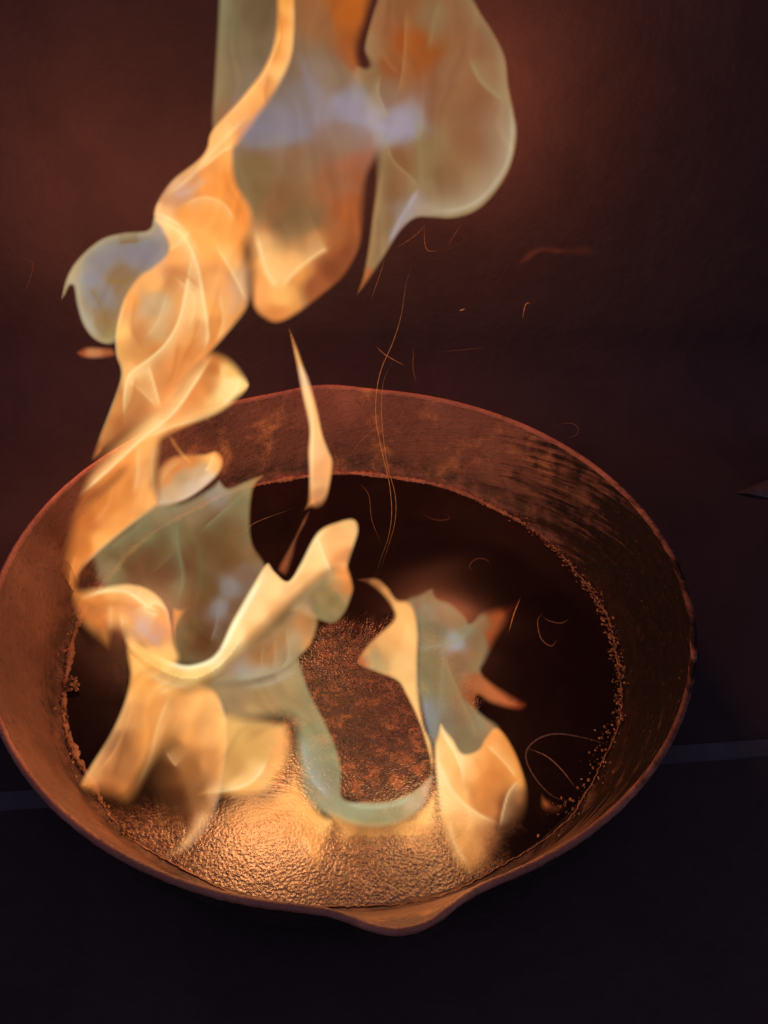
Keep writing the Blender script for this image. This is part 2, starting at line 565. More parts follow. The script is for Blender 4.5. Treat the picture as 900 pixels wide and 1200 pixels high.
def value_noise(V, seed):
    g = np.random.default_rng(seed).random((64, 64))
    xi = np.floor(V).astype(int); f = V - xi; f = f * f * (3 - 2 * f)
    a = g[xi[:, 0] % 64, xi[:, 1] % 64]; b = g[(xi[:, 0] + 1) % 64, xi[:, 1] % 64]
    c = g[xi[:, 0] % 64, (xi[:, 1] + 1) % 64]; d = g[(xi[:, 0] + 1) % 64, (xi[:, 1] + 1) % 64]
    return (a * (1 - f[:, 0]) + b * f[:, 0]) * (1 - f[:, 1]) + (c * (1 - f[:, 0]) + d * f[:, 0]) * f[:, 1]

def sstep(a, b, x):
    t = np.clip((x - a) / (b - a), 0, 1)
    return t * t * (3 - 2 * t)

FL = {}
def sheet(flame, name, outline, y0, anchors, strokes=(), soft=3.0, edge=None, step=2.0, thick=0.006, wave=0.006,
          lean=0.0, skew=0.0, power=4.2, seed=1, flow=None, mottle=0.06, fold=None):
    """One body of burning gas. outline: (x, y[, softness]); anchors: (x, y, r, g, b, alpha);
    strokes (folds of the gas seen edge-on): (points, width, (r, g, b), strength); edge: (width, (r, g, b), strength, alpha)."""
    pts = [(p[0], p[1]) for p in outline]
    so = [p[2] if len(p) > 2 else soft for p in outline]
    poly, ps = smooth_closed(pts, so)
    A, B = poly, np.roll(poly, -1, 0)
    x0, y0p = poly.min(0) - step; x1, y1p = poly.max(0) + step
    nx, ny = int((x1 - x0) / step) + 2, int((y1p - y0p) / step) + 2
    gx, gy = np.meshgrid(x0 + np.arange(nx) * step, y0p + np.arange(ny) * step)
    V = np.c_[gx.ravel(), gy.ravel()]
    ins = inside(V, poly)
    idx = np.arange(nx * ny).reshape(ny, nx)
    quads = np.stack([idx[:-1, :-1], idx[:-1, 1:], idx[1:, 1:], idx[1:, :-1]], -1).reshape(-1, 4)
    quads = quads[ins[quads].any(1)]
    used = np.unique(quads)
    remap = -np.ones(nx * ny, int); remap[used] = np.arange(len(used))
    V = V[used]; ins = ins[used]; quads = remap[quads]
    d, near, si, par = seg_dist(V, A, B)
    V = np.where(ins[:, None], V, near)
    d = np.where(ins, d, 0.0)
    sf = ps[si] * (1 - par) + ps[(si + 1) % len(ps)] * par
    # colour and density of the gas
    an = np.asarray(anchors, float)
    al = np.c_[lin(an[:, 2:5]) ** (1 / 2.2), an[:, 5]]
    W = 1.0 / (np.hypot(V[:, None, 0] - an[None, :, 0], V[:, None, 1] - an[None, :, 1]) + 4.0) ** power
    F = (W @ al) / W.sum(1)[:, None]
    col, a = F[:, :3], F[:, 3]
    hot = np.clip((F[:, 0] - lin(200) ** (1 / 2.2)) / 0.12, 0, 1)
    col = col * (1 - hot[:, None] * np.array([.015, .055, .11]))
    olive = (1 - np.clip((col[:, 0] - 0.70) / 0.14, 0, 1)) * np.clip((col[:, 1] / (col[:, 2] + 1e-3) - 1.05) / 0.2, 0, 1)
    col = col * (1 - olive[:, None] * np.array([-0.005, 0.075, 0.075]))
    if an[:, 2].mean() < 190:
        eb = np.exp(-(d / 17.0) ** 1.6) * (1 - hot) * 0.50 * np.clip((col[:, 1] / (col[:, 0] + 1e-3) - 0.58) / 0.08, 0, 1)
        col = col * (1 - eb[:, None]) + (lin((154, 152, 112)) ** (1 / 2.2)) * eb[:, None]
    nz = value_noise(V / 34.0, seed) * 0.6 + value_noise(V / 13.0, seed + 5) * 0.4 - 0.5
    col = col * (1 + mottle * 2 * nz)[:, None]
    # fine strands along the drift of the gas
    if flow is None:
        c0 = V - V.mean(0)
        ev, evec = np.linalg.eigh(c0.T @ c0)
        fd = evec[:, 1]
    else:
        fd = np.array([math.cos(math.radians(flow)), math.sin(math.radians(flow))])
    fn = np.array([-fd[1], fd[0]])
    warp = (value_noise(V / 48.0, seed + 31) - 0.5) * 42
    across = V @ fn + warp
    along = V @ fd
    strand = value_noise(np.c_[across / 9.0, along / 70.0] + 100, seed + 41) * 0.6 + value_noise(np.c_[across / 21.0, along / 110.0] + 100, seed + 43) * 0.6 - 0.6
    col = col * (1 + 0.07 * strand)[:, None]
    a = np.clip(a * (1 + 0.22 * strand), 0, 1)
    if edge is None and an[:, 2].mean() > 205:
        edge = (4.0, (255, 186, 106), .28, 0.0)
    if edge is not None:
        w, ec, es, ea = edge
        e = np.exp(-(d / w) ** 1.4) * es
        ecl = lin(ec) ** (1 / 2.2)
        col = col * (1 - e[:, None]) + ecl * e[:, None]
        a = a * (1 - e) + np.maximum(a, ea) * e
    for s in strokes:
        sp, w, sc, ss = s[:4]
        L = smooth_open(sp)
        ds, _, sj, spar = seg_dist(V, L[:-1], L[1:])
        tt = (sj + spar) / (len(L) - 1)
        taper = np.clip(np.minimum(tt, 1 - tt) * 5 + 0.15, 0, 1)
        aa, bb = L[:-1][sj], L[1:][sj]
        side = np.sign((bb[:, 0] - aa[:, 0]) * (V[:, 1] - aa[:, 1]) - (bb[:, 1] - aa[:, 1]) * (V[:, 0] - aa[:, 0]))
        sd = (1 if (int(sp[0][0]) % 2) else -1) if len(s) < 6 else s[5]
        grad = np.where(side * sd > 0, np.exp(-ds / (3.2 * w)), 0.0) * 0.68
        e = np.clip(np.maximum(0.88 * np.exp(-(ds / (0.66 * w)) ** 2), grad) * min(ss * 1.2, 1.0) * taper, 0, 1)
        scl = lin(sc) ** (1 / 2.2)
        if sc[0] > 249:
            scl = scl * 0.6 + (lin((255, 240, 188)) ** (1 / 2.2)) * 0.4
        col = col * (1 - e[:, None]) + scl * e[:, None]
        sa = s[4] if len(s) > 4 else 0.9
        a = a * (1 - e) + (np.maximum(a, sa) if sa > 0.3 else sa) * e
    a = np.clip(a, 0, 0.995) * sstep(0, 1, d / (sf * 1.65 + 1.4))
    hot2 = np.clip((col[:, 0] - 0.84) / 0.12, 0, 1)
    af = OCC * (1 - np.sqrt(1 - a))                 # veiling by each of the two faces, near and far
    g = np.clip(col, 0, None) ** 2.2
    lum = g @ np.array([.3, .55, .15])
    g = np.clip(lum[:, None] + (g - lum[:, None]) * 1.02, 0, None)
    gain = 1.0 + 0.14 * hot2
    rgb = g * (gain * a / (2 - af))[:, None]
    a = af
    # the surface stands upright in the pan and billows; thickness tapers to the edges
    t, dr = on_plane(V, y0, lean, skew)
    dl = np.linalg.norm(dr, axis=1)
    bil = (value_noise(V / 55.0 + 3.7, seed + 9) - 0.5) * 2 * wave + (value_noise(V / 22.0, seed + 21) - 0.5) * wave * 0.6
    th = thick * np.sqrt(np.clip(d / (d.max() * 0.8 + 1e-6), 0, 1)) + 0.0002
    zf = CAM[2] + dr[:, 2] * t
    k = np.clip((zf - 0.004) / 0.03, 0.0, 1.0)
    near_t = t + (bil * k - th) / dl
    far_t = t + (bil * k + th * np.clip(k, 0.04, 1)) / dl
    PN = CAM + dr * near_t[:, None]
    PF = CAM + dr * far_t[:, None]
    root = flame.location
    off = np.array(root)
    n = len(V)
    inner_mask = ~ins
    vs = np.vstack([PN, PF]) - off
    fq = np.vstack([quads[:, ::-1], quads + n])
    # close the rim: boundary edges join the two faces
    ed = {}
    for q in quads:
        for i in range(4):
            e0, e1 = int(q[i]), int(q[(i + 1) % 4])
            ed[(e0, e1)] = 1
    rim = [(e1, e0, e0 + n, e1 + n) for (e0, e1) in ed if (e1, e0) not in ed]
    me = bpy.data.meshes.new(name)
    me.from_pydata(vs.tolist(), [], fq.tolist() + [r[::-1] for r in rim])
    me.update()
    me.polygons.foreach_set('use_smooth', [True] * len(me.polygons))
    ca = me.color_attributes.new('glow', 'FLOAT_COLOR', 'POINT')
    buf = np.ones((2 * n, 4)); buf[:n, :3] = rgb; buf[n:, :3] = rgb; buf[:n, 3] = a; buf[n:, 3] = a
    ca.data.foreach_set('color', buf.ravel())
    me.materials.append(FLAME)
    return link(bpy.data.objects.new(name, me), flame)

def flame(px, y0, label, group=None):
    t, d = on_plane([px], y0)
    p = CAM + d[0] * t[0]
    o = empty('flame', p, label=label, category='flame')
    if group:
        o['group'] = group
    return o

BR = (255, 212, 145)      # bright fold
# --- wide grey-green sheet of fire at the top, behind the others
f = flame((350, 300), 0.105, 'wide translucent grey-green flame at the top with a bright orange V-shaped lower tip')
sheet(f, 'veil', [(300, -115, 30), (266, -70, 20), (255, -25, 5), (252, 33, 4), (248, 100, 4), (246, 150, 4), (256, 178, 8), (268, 215, 10), (280, 260, 10), (288, 320, 10), (294, 360, 5), (310, 377, 5), (327, 381, 5), (350, 370, 5), (380, 347, 4), (403, 327, 4), (420, 300, 4), (427, 277, 5), (431, 240, 8), (434, 208, 6), (446, 186, 8), (462, 160, 12), (456, 122, 12), (438, 98, 10), (428, 80, 6), (424, 58, 8), (434, 20, 8), (444, -25, 10), (425, -80, 26), (375, -150, 30), (335, -165, 24)], 0.105,
      [(262, 20, 128, 122, 84, .9), (300, 15, 112, 98, 66, .9), (265, 90, 140, 120, 80, .9), (255, 145, 165, 115, 70, .8), (300, 100, 128, 118, 86, .92), (290, 60, 124, 112, 76, .92),
       (372, 25, 150, 105, 62, .92), (405, 15, 178, 100, 36, .92), (420, 60, 160, 88, 36, .85), (360, 70, 135, 112, 76, .92), (365, 110, 138, 124, 112, .95), (335, 150, 140, 128, 130, .95), (300, 150, 130, 122, 128, .95),
       (410, 125, 150, 138, 148, .95), (385, 95, 138, 118, 84, .95), (400, 160, 140, 110, 72, .95), (350, 190, 142, 112, 72, .95), (300, 200, 128, 106, 66, .95), (320, 240, 138, 100, 60, .94), (300, 230, 122, 100, 60, .94), (360, 258, 128, 102, 62, .94), (340, 262, 124, 98, 60, .94),
       (395, 215, 158, 102, 58, .95), (418, 200, 172, 98, 50, .9), (412, 245, 168, 92, 42, .9), (395, 285, 165, 98, 50, .9), (372, 285, 196, 130, 72, .92), (330, 345, 255, 188, 108, .97), (315, 310, 250, 176, 100, .97), (350, 318, 240, 160, 86, .95), (302, 290, 216, 142, 82, .94), (300, 345, 245, 166, 100, .96), (325, 370, 232, 148, 82, .9),
       (390, 318, 150, 84, 46, .72), (406, 298, 150, 82, 44, .75), (372, 336, 172, 100, 56, .8)],
      [([(300, 270), (312, 315), (326, 338)], 7, (255, 196, 118), .7), ([(328, 338), (345, 318), (372, 297), (385, 290)], 6, (255, 188, 108), .7), ([(352, 372), (382, 348), (404, 326), (420, 301), (428, 272)], 3.5, (196, 108, 58), .7, .75),
       ([(352, 60), (366, 110), (375, 155)], 11, (146, 132, 134), .6), ([(270, 156), (320, 148), (372, 160)], 13, (136, 126, 134), .7), ([(385, 108), (405, 128), (440, 150), (470, 152)], 14, (152, 140, 152), .75),
       ([(252, 10), (250, 80), (248, 140)], 4, (170, 136, 92), .5)],
      seed=3, wave=0.016, thick=0.012, mottle=.05)

# --- pear-shaped lobe at the top right
f = flame((500, 255), 0.080, 'pear-shaped translucent flame with a pale glowing edge and a pointed tail, top right')
sheet(f, 'lobe', [(462, -70, 10), (446, -20, 4), (432, 25, 3), (425, 57, 3), (430, 76, 5), (416, 76, 4), (413, 92, 6), (424, 112, 10), (420, 140, 12), (432, 165, 10), (437, 190, 8), (438, 215, 5), (434, 253, 3), (429, 293, 3), (423, 325, 3), (417, 347, 3), (431, 333, 4), (453, 300, 3), (470, 273, 3), (487, 258, 3), (505, 257, 3), (530, 258, 3), (557, 250, 3), (580, 230, 3), (600, 197, 3), (608, 160, 3), (605, 133, 3), (598, 100, 3), (594, 67, 3), (580, 37, 3), (564, 12, 3), (548, -22, 5), (528, -70, 12), (500, -115, 16)], 0.080,
      [(450, 20, 150, 100, 60, .9), (470, 10, 140, 96, 56, .9), (440, 55, 156, 110, 66, .9), (480, 52, 158, 82, 30, .92), (500, 60, 150, 86, 36, .92), (505, 20, 138, 112, 74, .92), (460, 75, 148, 92, 48, .92), (540, 20, 138, 98, 62, .9), (565, 50, 140, 100, 66, .9), (580, 90, 150, 112, 76, .9),
       (530, 80, 140, 106, 70, .93), (555, 110, 138, 100, 66, .93), (520, 130, 138, 104, 68, .94), (550, 170, 134, 96, 60, .94), (585, 160, 140, 110, 76, .93), (525, 210, 130, 96, 58, .94), (560, 215, 140, 110, 74, .94), (500, 180, 140, 118, 76, .94), (478, 145, 150, 138, 146, .95), (455, 150, 152, 140, 152, .95), (435, 145, 150, 136, 144, .9),
       (450, 110, 140, 112, 78, .93), (430, 92, 136, 96, 58, .9), (465, 190, 136, 98, 60, .94), (455, 220, 142, 102, 64, .93), (445, 260, 146, 114, 74, .9), (440, 295, 160, 122, 78, .9), (425, 332, 196, 116, 62, .85), (495, 225, 142, 122, 84, .94), (475, 250, 150, 132, 112, .94), (500, 250, 170, 146, 112, .94)],
      [([(595, 110), (600, 150), (594, 190), (574, 222), (552, 240), (525, 247), (502, 246)], 7, (196, 178, 148), .75), ([(550, 66), (562, 92), (578, 108), (592, 118)], 4.5, (158, 142, 98), .75), ([(476, 12), (475, 45), (472, 85), (467, 112)], 2.4, (176, 124, 76), .7), ([(445, 88), (443, 108), (450, 128), (456, 138)], 2.6, (172, 152, 112), .7),
       ([(492, 220), (480, 240), (464, 268), (456, 288)], 5.5, (176, 160, 164), .8), ([(453, 165), (460, 187), (480, 207), (492, 220)], 2.2, (170, 140, 96), .6), ([(441, 190), (442, 230), (437, 280), (430, 320)], 4, (176, 130, 80), .6), ([(516, 0), (508, 30), (503, 60)], 6, (146, 128, 88), .5), ([(420, 120), (450, 150), (482, 152), (495, 140)], 9, (158, 146, 160), .6), ([(490, 130), (494, 190), (494, 225)], 8, (148, 132, 88), .5), ([(446, 58), (456, 75), (466, 86)], 3, (170, 112, 66), .5)],
      edge=(3.2, (190, 128, 76), .75, .9), seed=8, wave=0.012, thick=0.016, mottle=.04)

# --- lilac-grey puff on the left
f = flame((130, 400), 0.055, 'pale lilac-grey puff of flame with a hooked tip at the upper left')
sheet(f, 'puff', [(172, 268, 3), (143, 271, 3), (117, 279, 3), (92, 300, 3), (77, 323, 3), (71, 351, 2), (77, 347, 3), (84, 336, 3), (88, 357, 3), (95, 380, 3), (107, 397, 3), (123, 405, 3), (140, 402, 5), (170, 380, 8), (200, 330, 8), (205, 285, 8), (196, 245, 6), (184, 236, 3), (178, 255, 3)], 0.055,
      [(120, 300, 146, 134, 136, .97), (150, 290, 138, 126, 130, .97), (105, 330, 150, 140, 146, .97), (140, 325, 140, 118, 92, .97), (120, 350, 140, 130, 132, .97), (150, 340, 150, 128, 92, .97), (115, 375, 148, 122, 82, .97), (105, 375, 168, 152, 130, .97), (130, 392, 150, 124, 74, .97), (80, 325, 206, 182, 138, .97), (73, 347, 210, 150, 84, .9), (180, 262, 170, 146, 140, .95), (165, 290, 134, 124, 130, .97)],
      [([(138, 285), (152, 283), (164, 282)], 3.2, (138, 104, 58), .8), ([(122, 327), (138, 331), (156, 327)], 4, (150, 118, 62), .6), ([(104, 335), (118, 358), (128, 385)], 5, (146, 112, 60), .5), ([(95, 318), (90, 345), (100, 375), (118, 396)], 6, (182, 168, 148), .6)],
      edge=(5.5, (226, 196, 140), .9, .97), seed=13, wave=0.010, thick=0.014, mottle=.05)
f = flame((112, 418), 0.052, 'small separate orange flame tip just below the lilac-grey puff')
sheet(f, 'tip', [(88, 413), (100, 405), (118, 405), (133, 407), (136, 418), (117, 422), (97, 421)], 0.052,
      [(110, 413, 212, 140, 92, .95), (92, 413, 180, 96, 52, .9), (130, 413, 190, 110, 60, .9)], soft=4, step=1.8, thick=0.004, wave=.002, seed=4)

# --- tall twisting orange flame
f = flame((107, 560), 0.040, 'tall twisting orange flame climbing from the left of the pan to the top edge')
sheet(f, 'ribbon', [(318, -70, 10), (321, -25, 5), (320, 37, 5), (307, 77, 4), (280, 113, 4), (247, 151, 3), (240, 173, 3), (229, 187, 3), (201, 209, 3), (184, 233, 3), (178, 253, 4), (188, 275, 10), (215, 300, 16), (250, 320, 18), (285, 310, 14), (299, 275, 10), (300, 250, 7), (294, 234, 7), (281, 212, 6), (277, 180, 6), (284, 169, 7), (310, 133, 7), (333, 97, 6), (346, 60, 4), (348, 0, 4), (343, -30, 5), (328, -80, 8), (318, -110, 8)], 0.036,
      [(335, 10, 246, 168, 82, .97), (326, 20, 232, 140, 62, .96), (338, 50, 255, 184, 100, .97), (322, 60, 236, 146, 66, .97), (310, 95, 226, 142, 70, .96), (330, 85, 250, 170, 90, .95), (295, 110, 244, 160, 80, .96), (280, 135, 240, 156, 80, .96), (262, 155, 250, 172, 96, .96), (285, 150, 226, 150, 88, .9), (245, 185, 240, 158, 86, .96), (265, 180, 250, 170, 92, .97), (222, 205, 226, 150, 92, .95), (200, 230, 222, 162, 118, .96), (212, 226, 226, 172, 138, .96), (240, 215, 246, 158, 82, .97), (265, 220, 250, 160, 80, .97), (250, 250, 252, 160, 80, .97), (285, 245, 244, 150, 72, .97), (220, 250, 248, 162, 86, .97), (190, 250, 250, 190, 130, .97), (270, 285, 248, 160, 84, .95), (230, 285, 252, 170, 96, .95)],
      [([(343, 0), (345, 40), (336, 78), (318, 110)], 4, (255, 198, 118), .6), ([(247, 155), (290, 112), (316, 75), (324, 35)], 4, (255, 180, 98), .55), ([(196, 228), (225, 205), (255, 170), (290, 135)], 5, (255, 192, 118), .55), ([(316, 85), (312, 110), (316, 124)], 5, (200, 112, 54), .4), ([(183, 250), (206, 262), (226, 285), (238, 312)], 5, (255, 206, 134), .7), ([(202, 228), (222, 224), (244, 208)], 6, (222, 176, 150), .5), ([(232, 200), (262, 176), (276, 172)], 4, (255, 196, 118), .6), ([(262, 190), (268, 220), (284, 244), (286, 270)], 6, (228, 130, 58), .5), ([(215, 240), (240, 232), (262, 240), (276, 262)], 4, (255, 182, 100), .5), ([(328, 15), (330, 45), (318, 80)], 4, (216, 124, 50), .5)],
      seed=21, wave=0.014, thick=0.012)
sheet(f, 'trunk', [(180, 256, 4), (188, 270, 5), (194, 293, 4), (178, 310, 4), (160, 323, 4), (143, 350, 3), (134, 385, 3), (134, 415, 3), (140, 440, 3), (127, 480, 3), (114, 513, 3), (106, 540, 5), (122, 536, 9), (152, 514, 10), (186, 492, 10), (202, 474, 6), (222, 441, 4), (250, 413, 4), (273, 387, 4), (292, 362, 5), (299, 335, 10), (296, 300, 12), (270, 270, 14), (235, 255, 14), (205, 250, 12)], 0.030,
      [(190, 265, 250, 186, 116, .95), (215, 275, 252, 170, 94, .95), (205, 300, 246, 166, 92, .95), (240, 290, 252, 168, 90, .93), (270, 300, 248, 168, 96, .9), (285, 330, 222, 168, 128, .9), (205, 325, 212, 134, 76, .95), (225, 330, 220, 140, 78, .94), (180, 330, 250, 174, 98, .96), (255, 340, 244, 170, 104, .93), (245, 365, 250, 170, 94, .94), (220, 355, 240, 164, 92, .95), (170, 360, 206, 168, 128, .96), (185, 355, 212, 176, 128, .96), (155, 355, 246, 164, 86, .96), (160, 385, 216, 150, 92, .95), (145, 390, 254, 190, 112, .96), (185, 385, 222, 172, 116, .95), (215, 390, 232, 146, 78, .94), (235, 385, 226, 142, 78, .94), (258, 380, 242, 158, 86, .93), (190, 420, 226, 138, 74, .94), (215, 420, 230, 146, 80, .94), (165, 420, 244, 170, 98, .95), (150, 435, 255, 190, 116, .95), (175, 455, 224, 138, 74, .92), (160, 470, 216, 134, 72, .9), (135, 475, 236, 160, 90, .92), (195, 460, 220, 136, 74, .92), (145, 500, 206, 126, 68, .85), (122, 505, 226, 150, 84, .88), (112, 530, 200, 124, 70, .8)],
      [([(187, 258), (214, 276), (230, 310), (238, 352), (243, 392), (238, 412)], 4.2, BR, .75), ([(228, 285), (222, 320), (212, 370), (197, 400), (177, 420), (152, 440), (146, 468), (147, 498)], 3.6, (255, 206, 134), .8), ([(252, 285), (272, 318), (290, 354)], 4, (255, 196, 118), .6), ([(173, 427), (180, 450), (188, 480)], 3, (255, 200, 126), .75), ([(147, 350), (136, 390), (137, 420), (142, 440), (128, 482), (113, 520)], 3.2, (255, 204, 130), .8), ([(258, 345), (262, 375), (255, 400)], 4, (252, 180, 104), .5), ([(292, 362), (268, 392), (240, 422), (214, 450), (192, 474)], 3.0, (255, 190, 110), .65), ([(190, 318), (214, 320), (236, 338)], 5, (206, 126, 70), .45), ([(182, 300), (210, 285), (222, 270)], 4, (255, 196, 120), .5), ([(205, 325), (228, 350), (222, 385)], 3, (252, 184, 108), .5), ([(160, 345), (156, 380), (168, 410)], 4, (206, 128, 66), .5), ([(196, 345), (186, 375), (172, 395)], 4, (232, 190, 136), .6), ([(210, 400), (205, 430), (196, 455)], 5, (206, 120, 58), .5), ([(234, 372), (226, 400), (214, 425)], 5, (212, 124, 60), .45), ([(150, 445), (166, 458), (184, 476)], 3, (255, 190, 112), .6), ([(160, 440), (155, 470), (138, 500)], 4, (204, 120, 58), .45), ([(275, 330), (280, 350), (270, 372)], 4, (216, 168, 128), .5), ([(112, 542), (150, 507), (186, 481)], 4, (140, 78, 46), .75, .5)],
      seed=22, wave=0.014, thick=0.012)

# --- lobe curling right out of the tall flame and the broad foot below it
f = flame((87, 690), 0.036, 'orange flame rolled over the left rim with a bright yellow knob at its end')
sheet(f, 'knob', [(98, 560, 8), (112, 538, 10), (138, 506, 14), (170, 470, 16), (200, 436, 16), (228, 408, 14), (250, 408, 9), (271, 417, 9), (286, 434, 7), (293, 452, 2), (281, 469, 6), (257, 487, 5), (217, 504, 5), (192, 518, 8), (172, 540, 12), (140, 566, 10), (108, 592, 8), (84, 608, 10), (88, 584, 8)], 0.024,
      [(272, 450, 255, 218, 142, .98), (260, 470, 254, 206, 130, .97), (268, 435, 252, 190, 110, .94), (240, 450, 226, 138, 72, .95), (225, 470, 228, 140, 74, .95), (250, 430, 220, 132, 70, .85), (205, 485, 236, 150, 80, .95), (180, 505, 248, 176, 102, .95), (225, 493, 244, 168, 96, .94), (150, 525, 240, 158, 86, .93), (125, 555, 222, 136, 70, .88), (100, 588, 196, 112, 54, .75)],
      [([(260, 476), (276, 458), (280, 442)], 6, (255, 226, 156), .6), ([(86, 586), (118, 558), (164, 516), (202, 484), (228, 448), (248, 416)], 4.0, (255, 206, 134), .8, .95, -1), ([(166, 516), (200, 500), (236, 490), (258, 480)], 4.5, (255, 200, 124), .6), ([(258, 424), (262, 450), (252, 476)], 4, (255, 200, 120), .4)],
      seed=31, wave=0.008, thick=0.011)
sheet(f, 'foot', [(150, 512, 14), (176, 500, 14), (192, 512, 10), (190, 540, 10), (188, 568, 10), (190, 592, 6), (168, 609, 4), (150, 622, 4), (117, 650, 4), (97, 670, 4), (96, 690, 8), (112, 715, 14), (118, 745, 16), (98, 740, 18), (80, 712, 16), (70, 685, 14), (69, 655, 14), (76, 620, 12), (84, 598, 10), (105, 580, 8), (130, 560, 8), (146, 540, 8)], 0.030,
      [(165, 545, 240, 160, 88, .96), (150, 570, 232, 146, 76, .96), (125, 590, 222, 134, 66, .96), (100, 610, 206, 118, 56, .93), (95, 640, 208, 122, 58, .93), (85, 665, 224, 136, 70, .92), (170, 590, 252, 176, 104, .97), (140, 615, 246, 166, 92, .97), (120, 635, 250, 172, 96, .97), (90, 685, 230, 140, 72, .9), (90, 705, 222, 132, 68, .85), (100, 725, 214, 128, 66, .8), (175, 555, 244, 170, 100, .95)],
      [([(184, 593), (150, 618), (116, 646), (92, 672)], 4, (255, 188, 110), .65), ([(132, 560), (128, 590), (108, 615)], 5, (236, 152, 82), .5), ([(160, 510), (162, 548), (158, 580)], 5, (250, 176, 104), .5), ([(184, 515), (178, 550), (184, 585)], 4, (252, 182, 108), .5)],
      seed=32, wave=0.008, thick=0.011)

# --- scroll to its right
f = flame((200, 595), 0.022, 'small flame scroll with a pale lower edge and rounded orange tip above the olive-green flame')
sheet(f, 'scroll', [(178, 580, 8), (180, 555, 8), (188, 542, 6), (203, 532, 5), (226, 530, 4), (240, 530, 3), (253, 527, 3), (263, 537, 3), (260, 553, 3), (243, 571, 3), (220, 587, 3), (195, 596, 4), (182, 596, 6)], 0.020,
      [(190, 560, 226, 142, 80, .95), (205, 545, 226, 136, 72, .94), (225, 540, 214, 132, 70, .93), (215, 560, 190, 156, 106, .95), (235, 552, 202, 168, 116, .96), (200, 578, 206, 170, 122, .96), (225, 572, 206, 180, 150, .97), (242, 563, 222, 190, 164, .97), (252, 540, 252, 182, 104, .97), (258, 538, 234, 140, 70, .95), (195, 590, 212, 180, 150, .95)],
      [([(200, 590), (224, 579), (244, 566), (256, 553)], 3.4, (234, 202, 172), .7), ([(250, 532), (246, 545), (240, 553)], 3.5, (255, 190, 110), .6), ([(186, 572), (196, 552), (212, 540)], 3.5, (216, 176, 118), .5)],
      seed=41, wave=0.006, thick=0.009)
sheet(f, 'tendril', [(196, 512), (204, 512), (212, 524), (226, 542), (222, 546), (206, 530)], 0.018,
      [(200, 514, 226, 140, 74, .7), (222, 542, 240, 166, 98, .9)], step=1.8, thick=0.003, wave=.002, soft=4, seed=42)

# --- olive-green flame in the middle left
f = flame((225, 778), 0.012, 'large olive-green translucent flame standing in the left half of the pan')
sheet(f, 'body', [(178, 588, 6), (215, 584, 6), (245, 570, 4), (257, 561, 3), (267, 570, 3), (285, 563, 3), (298, 558, 3), (310, 557, 2), (299, 573, 3), (295, 607, 3), (298, 637, 3), (312, 660, 3), (320, 690, 8), (300, 730, 8), (262, 775, 8), (225, 785, 8), (198, 775, 8), (196, 725, 8), (178, 708, 8), (150, 708, 8), (118, 694, 8), (106, 662, 8), (110, 642, 6), (142, 618, 6)], 0.012,
      [(170, 625, 120, 116, 76, .82), (200, 605, 138, 128, 92, .85), (135, 645, 122, 106, 66, .8), (150, 660, 116, 70, 38, .85), (170, 650, 112, 70, 40, .82), (135, 665, 140, 126, 86, .85), (190, 640, 112, 82, 48, .8), (200, 670, 104, 66, 38, .78), (210, 630, 126, 112, 72, .85), (215, 690, 116, 100, 62, .85), (230, 600, 146, 126, 88, .9), (255, 578, 158, 138, 126, .92), (240, 640, 120, 86, 48, .85), (235, 700, 108, 76, 42, .82), (255, 620, 118, 92, 54, .85), (285, 590, 126, 108, 68, .88), (280, 630, 128, 92, 54, .86), (268, 688, 140, 126, 120, .9), (258, 712, 142, 128, 124, .92), (285, 668, 132, 106, 84, .88), (245, 690, 108, 78, 44, .84), (278, 655, 124, 88, 50, .86), (262, 655, 116, 84, 48, .85), (276, 715, 120, 90, 60, .86), (300, 645, 146, 98, 58, .9), (302, 562, 214, 142, 76, .92), (220, 740, 108, 84, 48, .85), (240, 755, 100, 66, 36, .85), (265, 740, 114, 78, 46, .85), (210, 760, 116, 88, 52, .85), (295, 575, 160, 124, 76, .9)],
      [([(207, 605), (208, 640), (214, 675), (208, 705)], 5, (138, 136, 98), .65), ([(180, 602), (150, 628), (126, 645)], 5, (136, 130, 90), .6), ([(196, 622), (160, 640), (140, 660), (128, 682)], 5, (134, 124, 80), .6), ([(296, 568), (270, 592), (252, 608), (236, 622)], 2.4, (146, 140, 102), .7), ([(298, 560), (294, 600), (297, 635), (312, 660)], 3.6, (178, 112, 62), .6), ([(258, 700), (254, 730), (248, 752)], 3, (150, 138, 132), .6), ([(222, 615), (236, 660), (228, 720)], 9, (122, 112, 70), .4), ([(257, 565), (270, 574), (296, 561)], 3, (166, 148, 104), .6), ([(178, 672), (196, 655), (208, 640)], 2, (140, 106, 66), .5)],
      seed=51, wave=0.010, thick=0.013, mottle=.10)

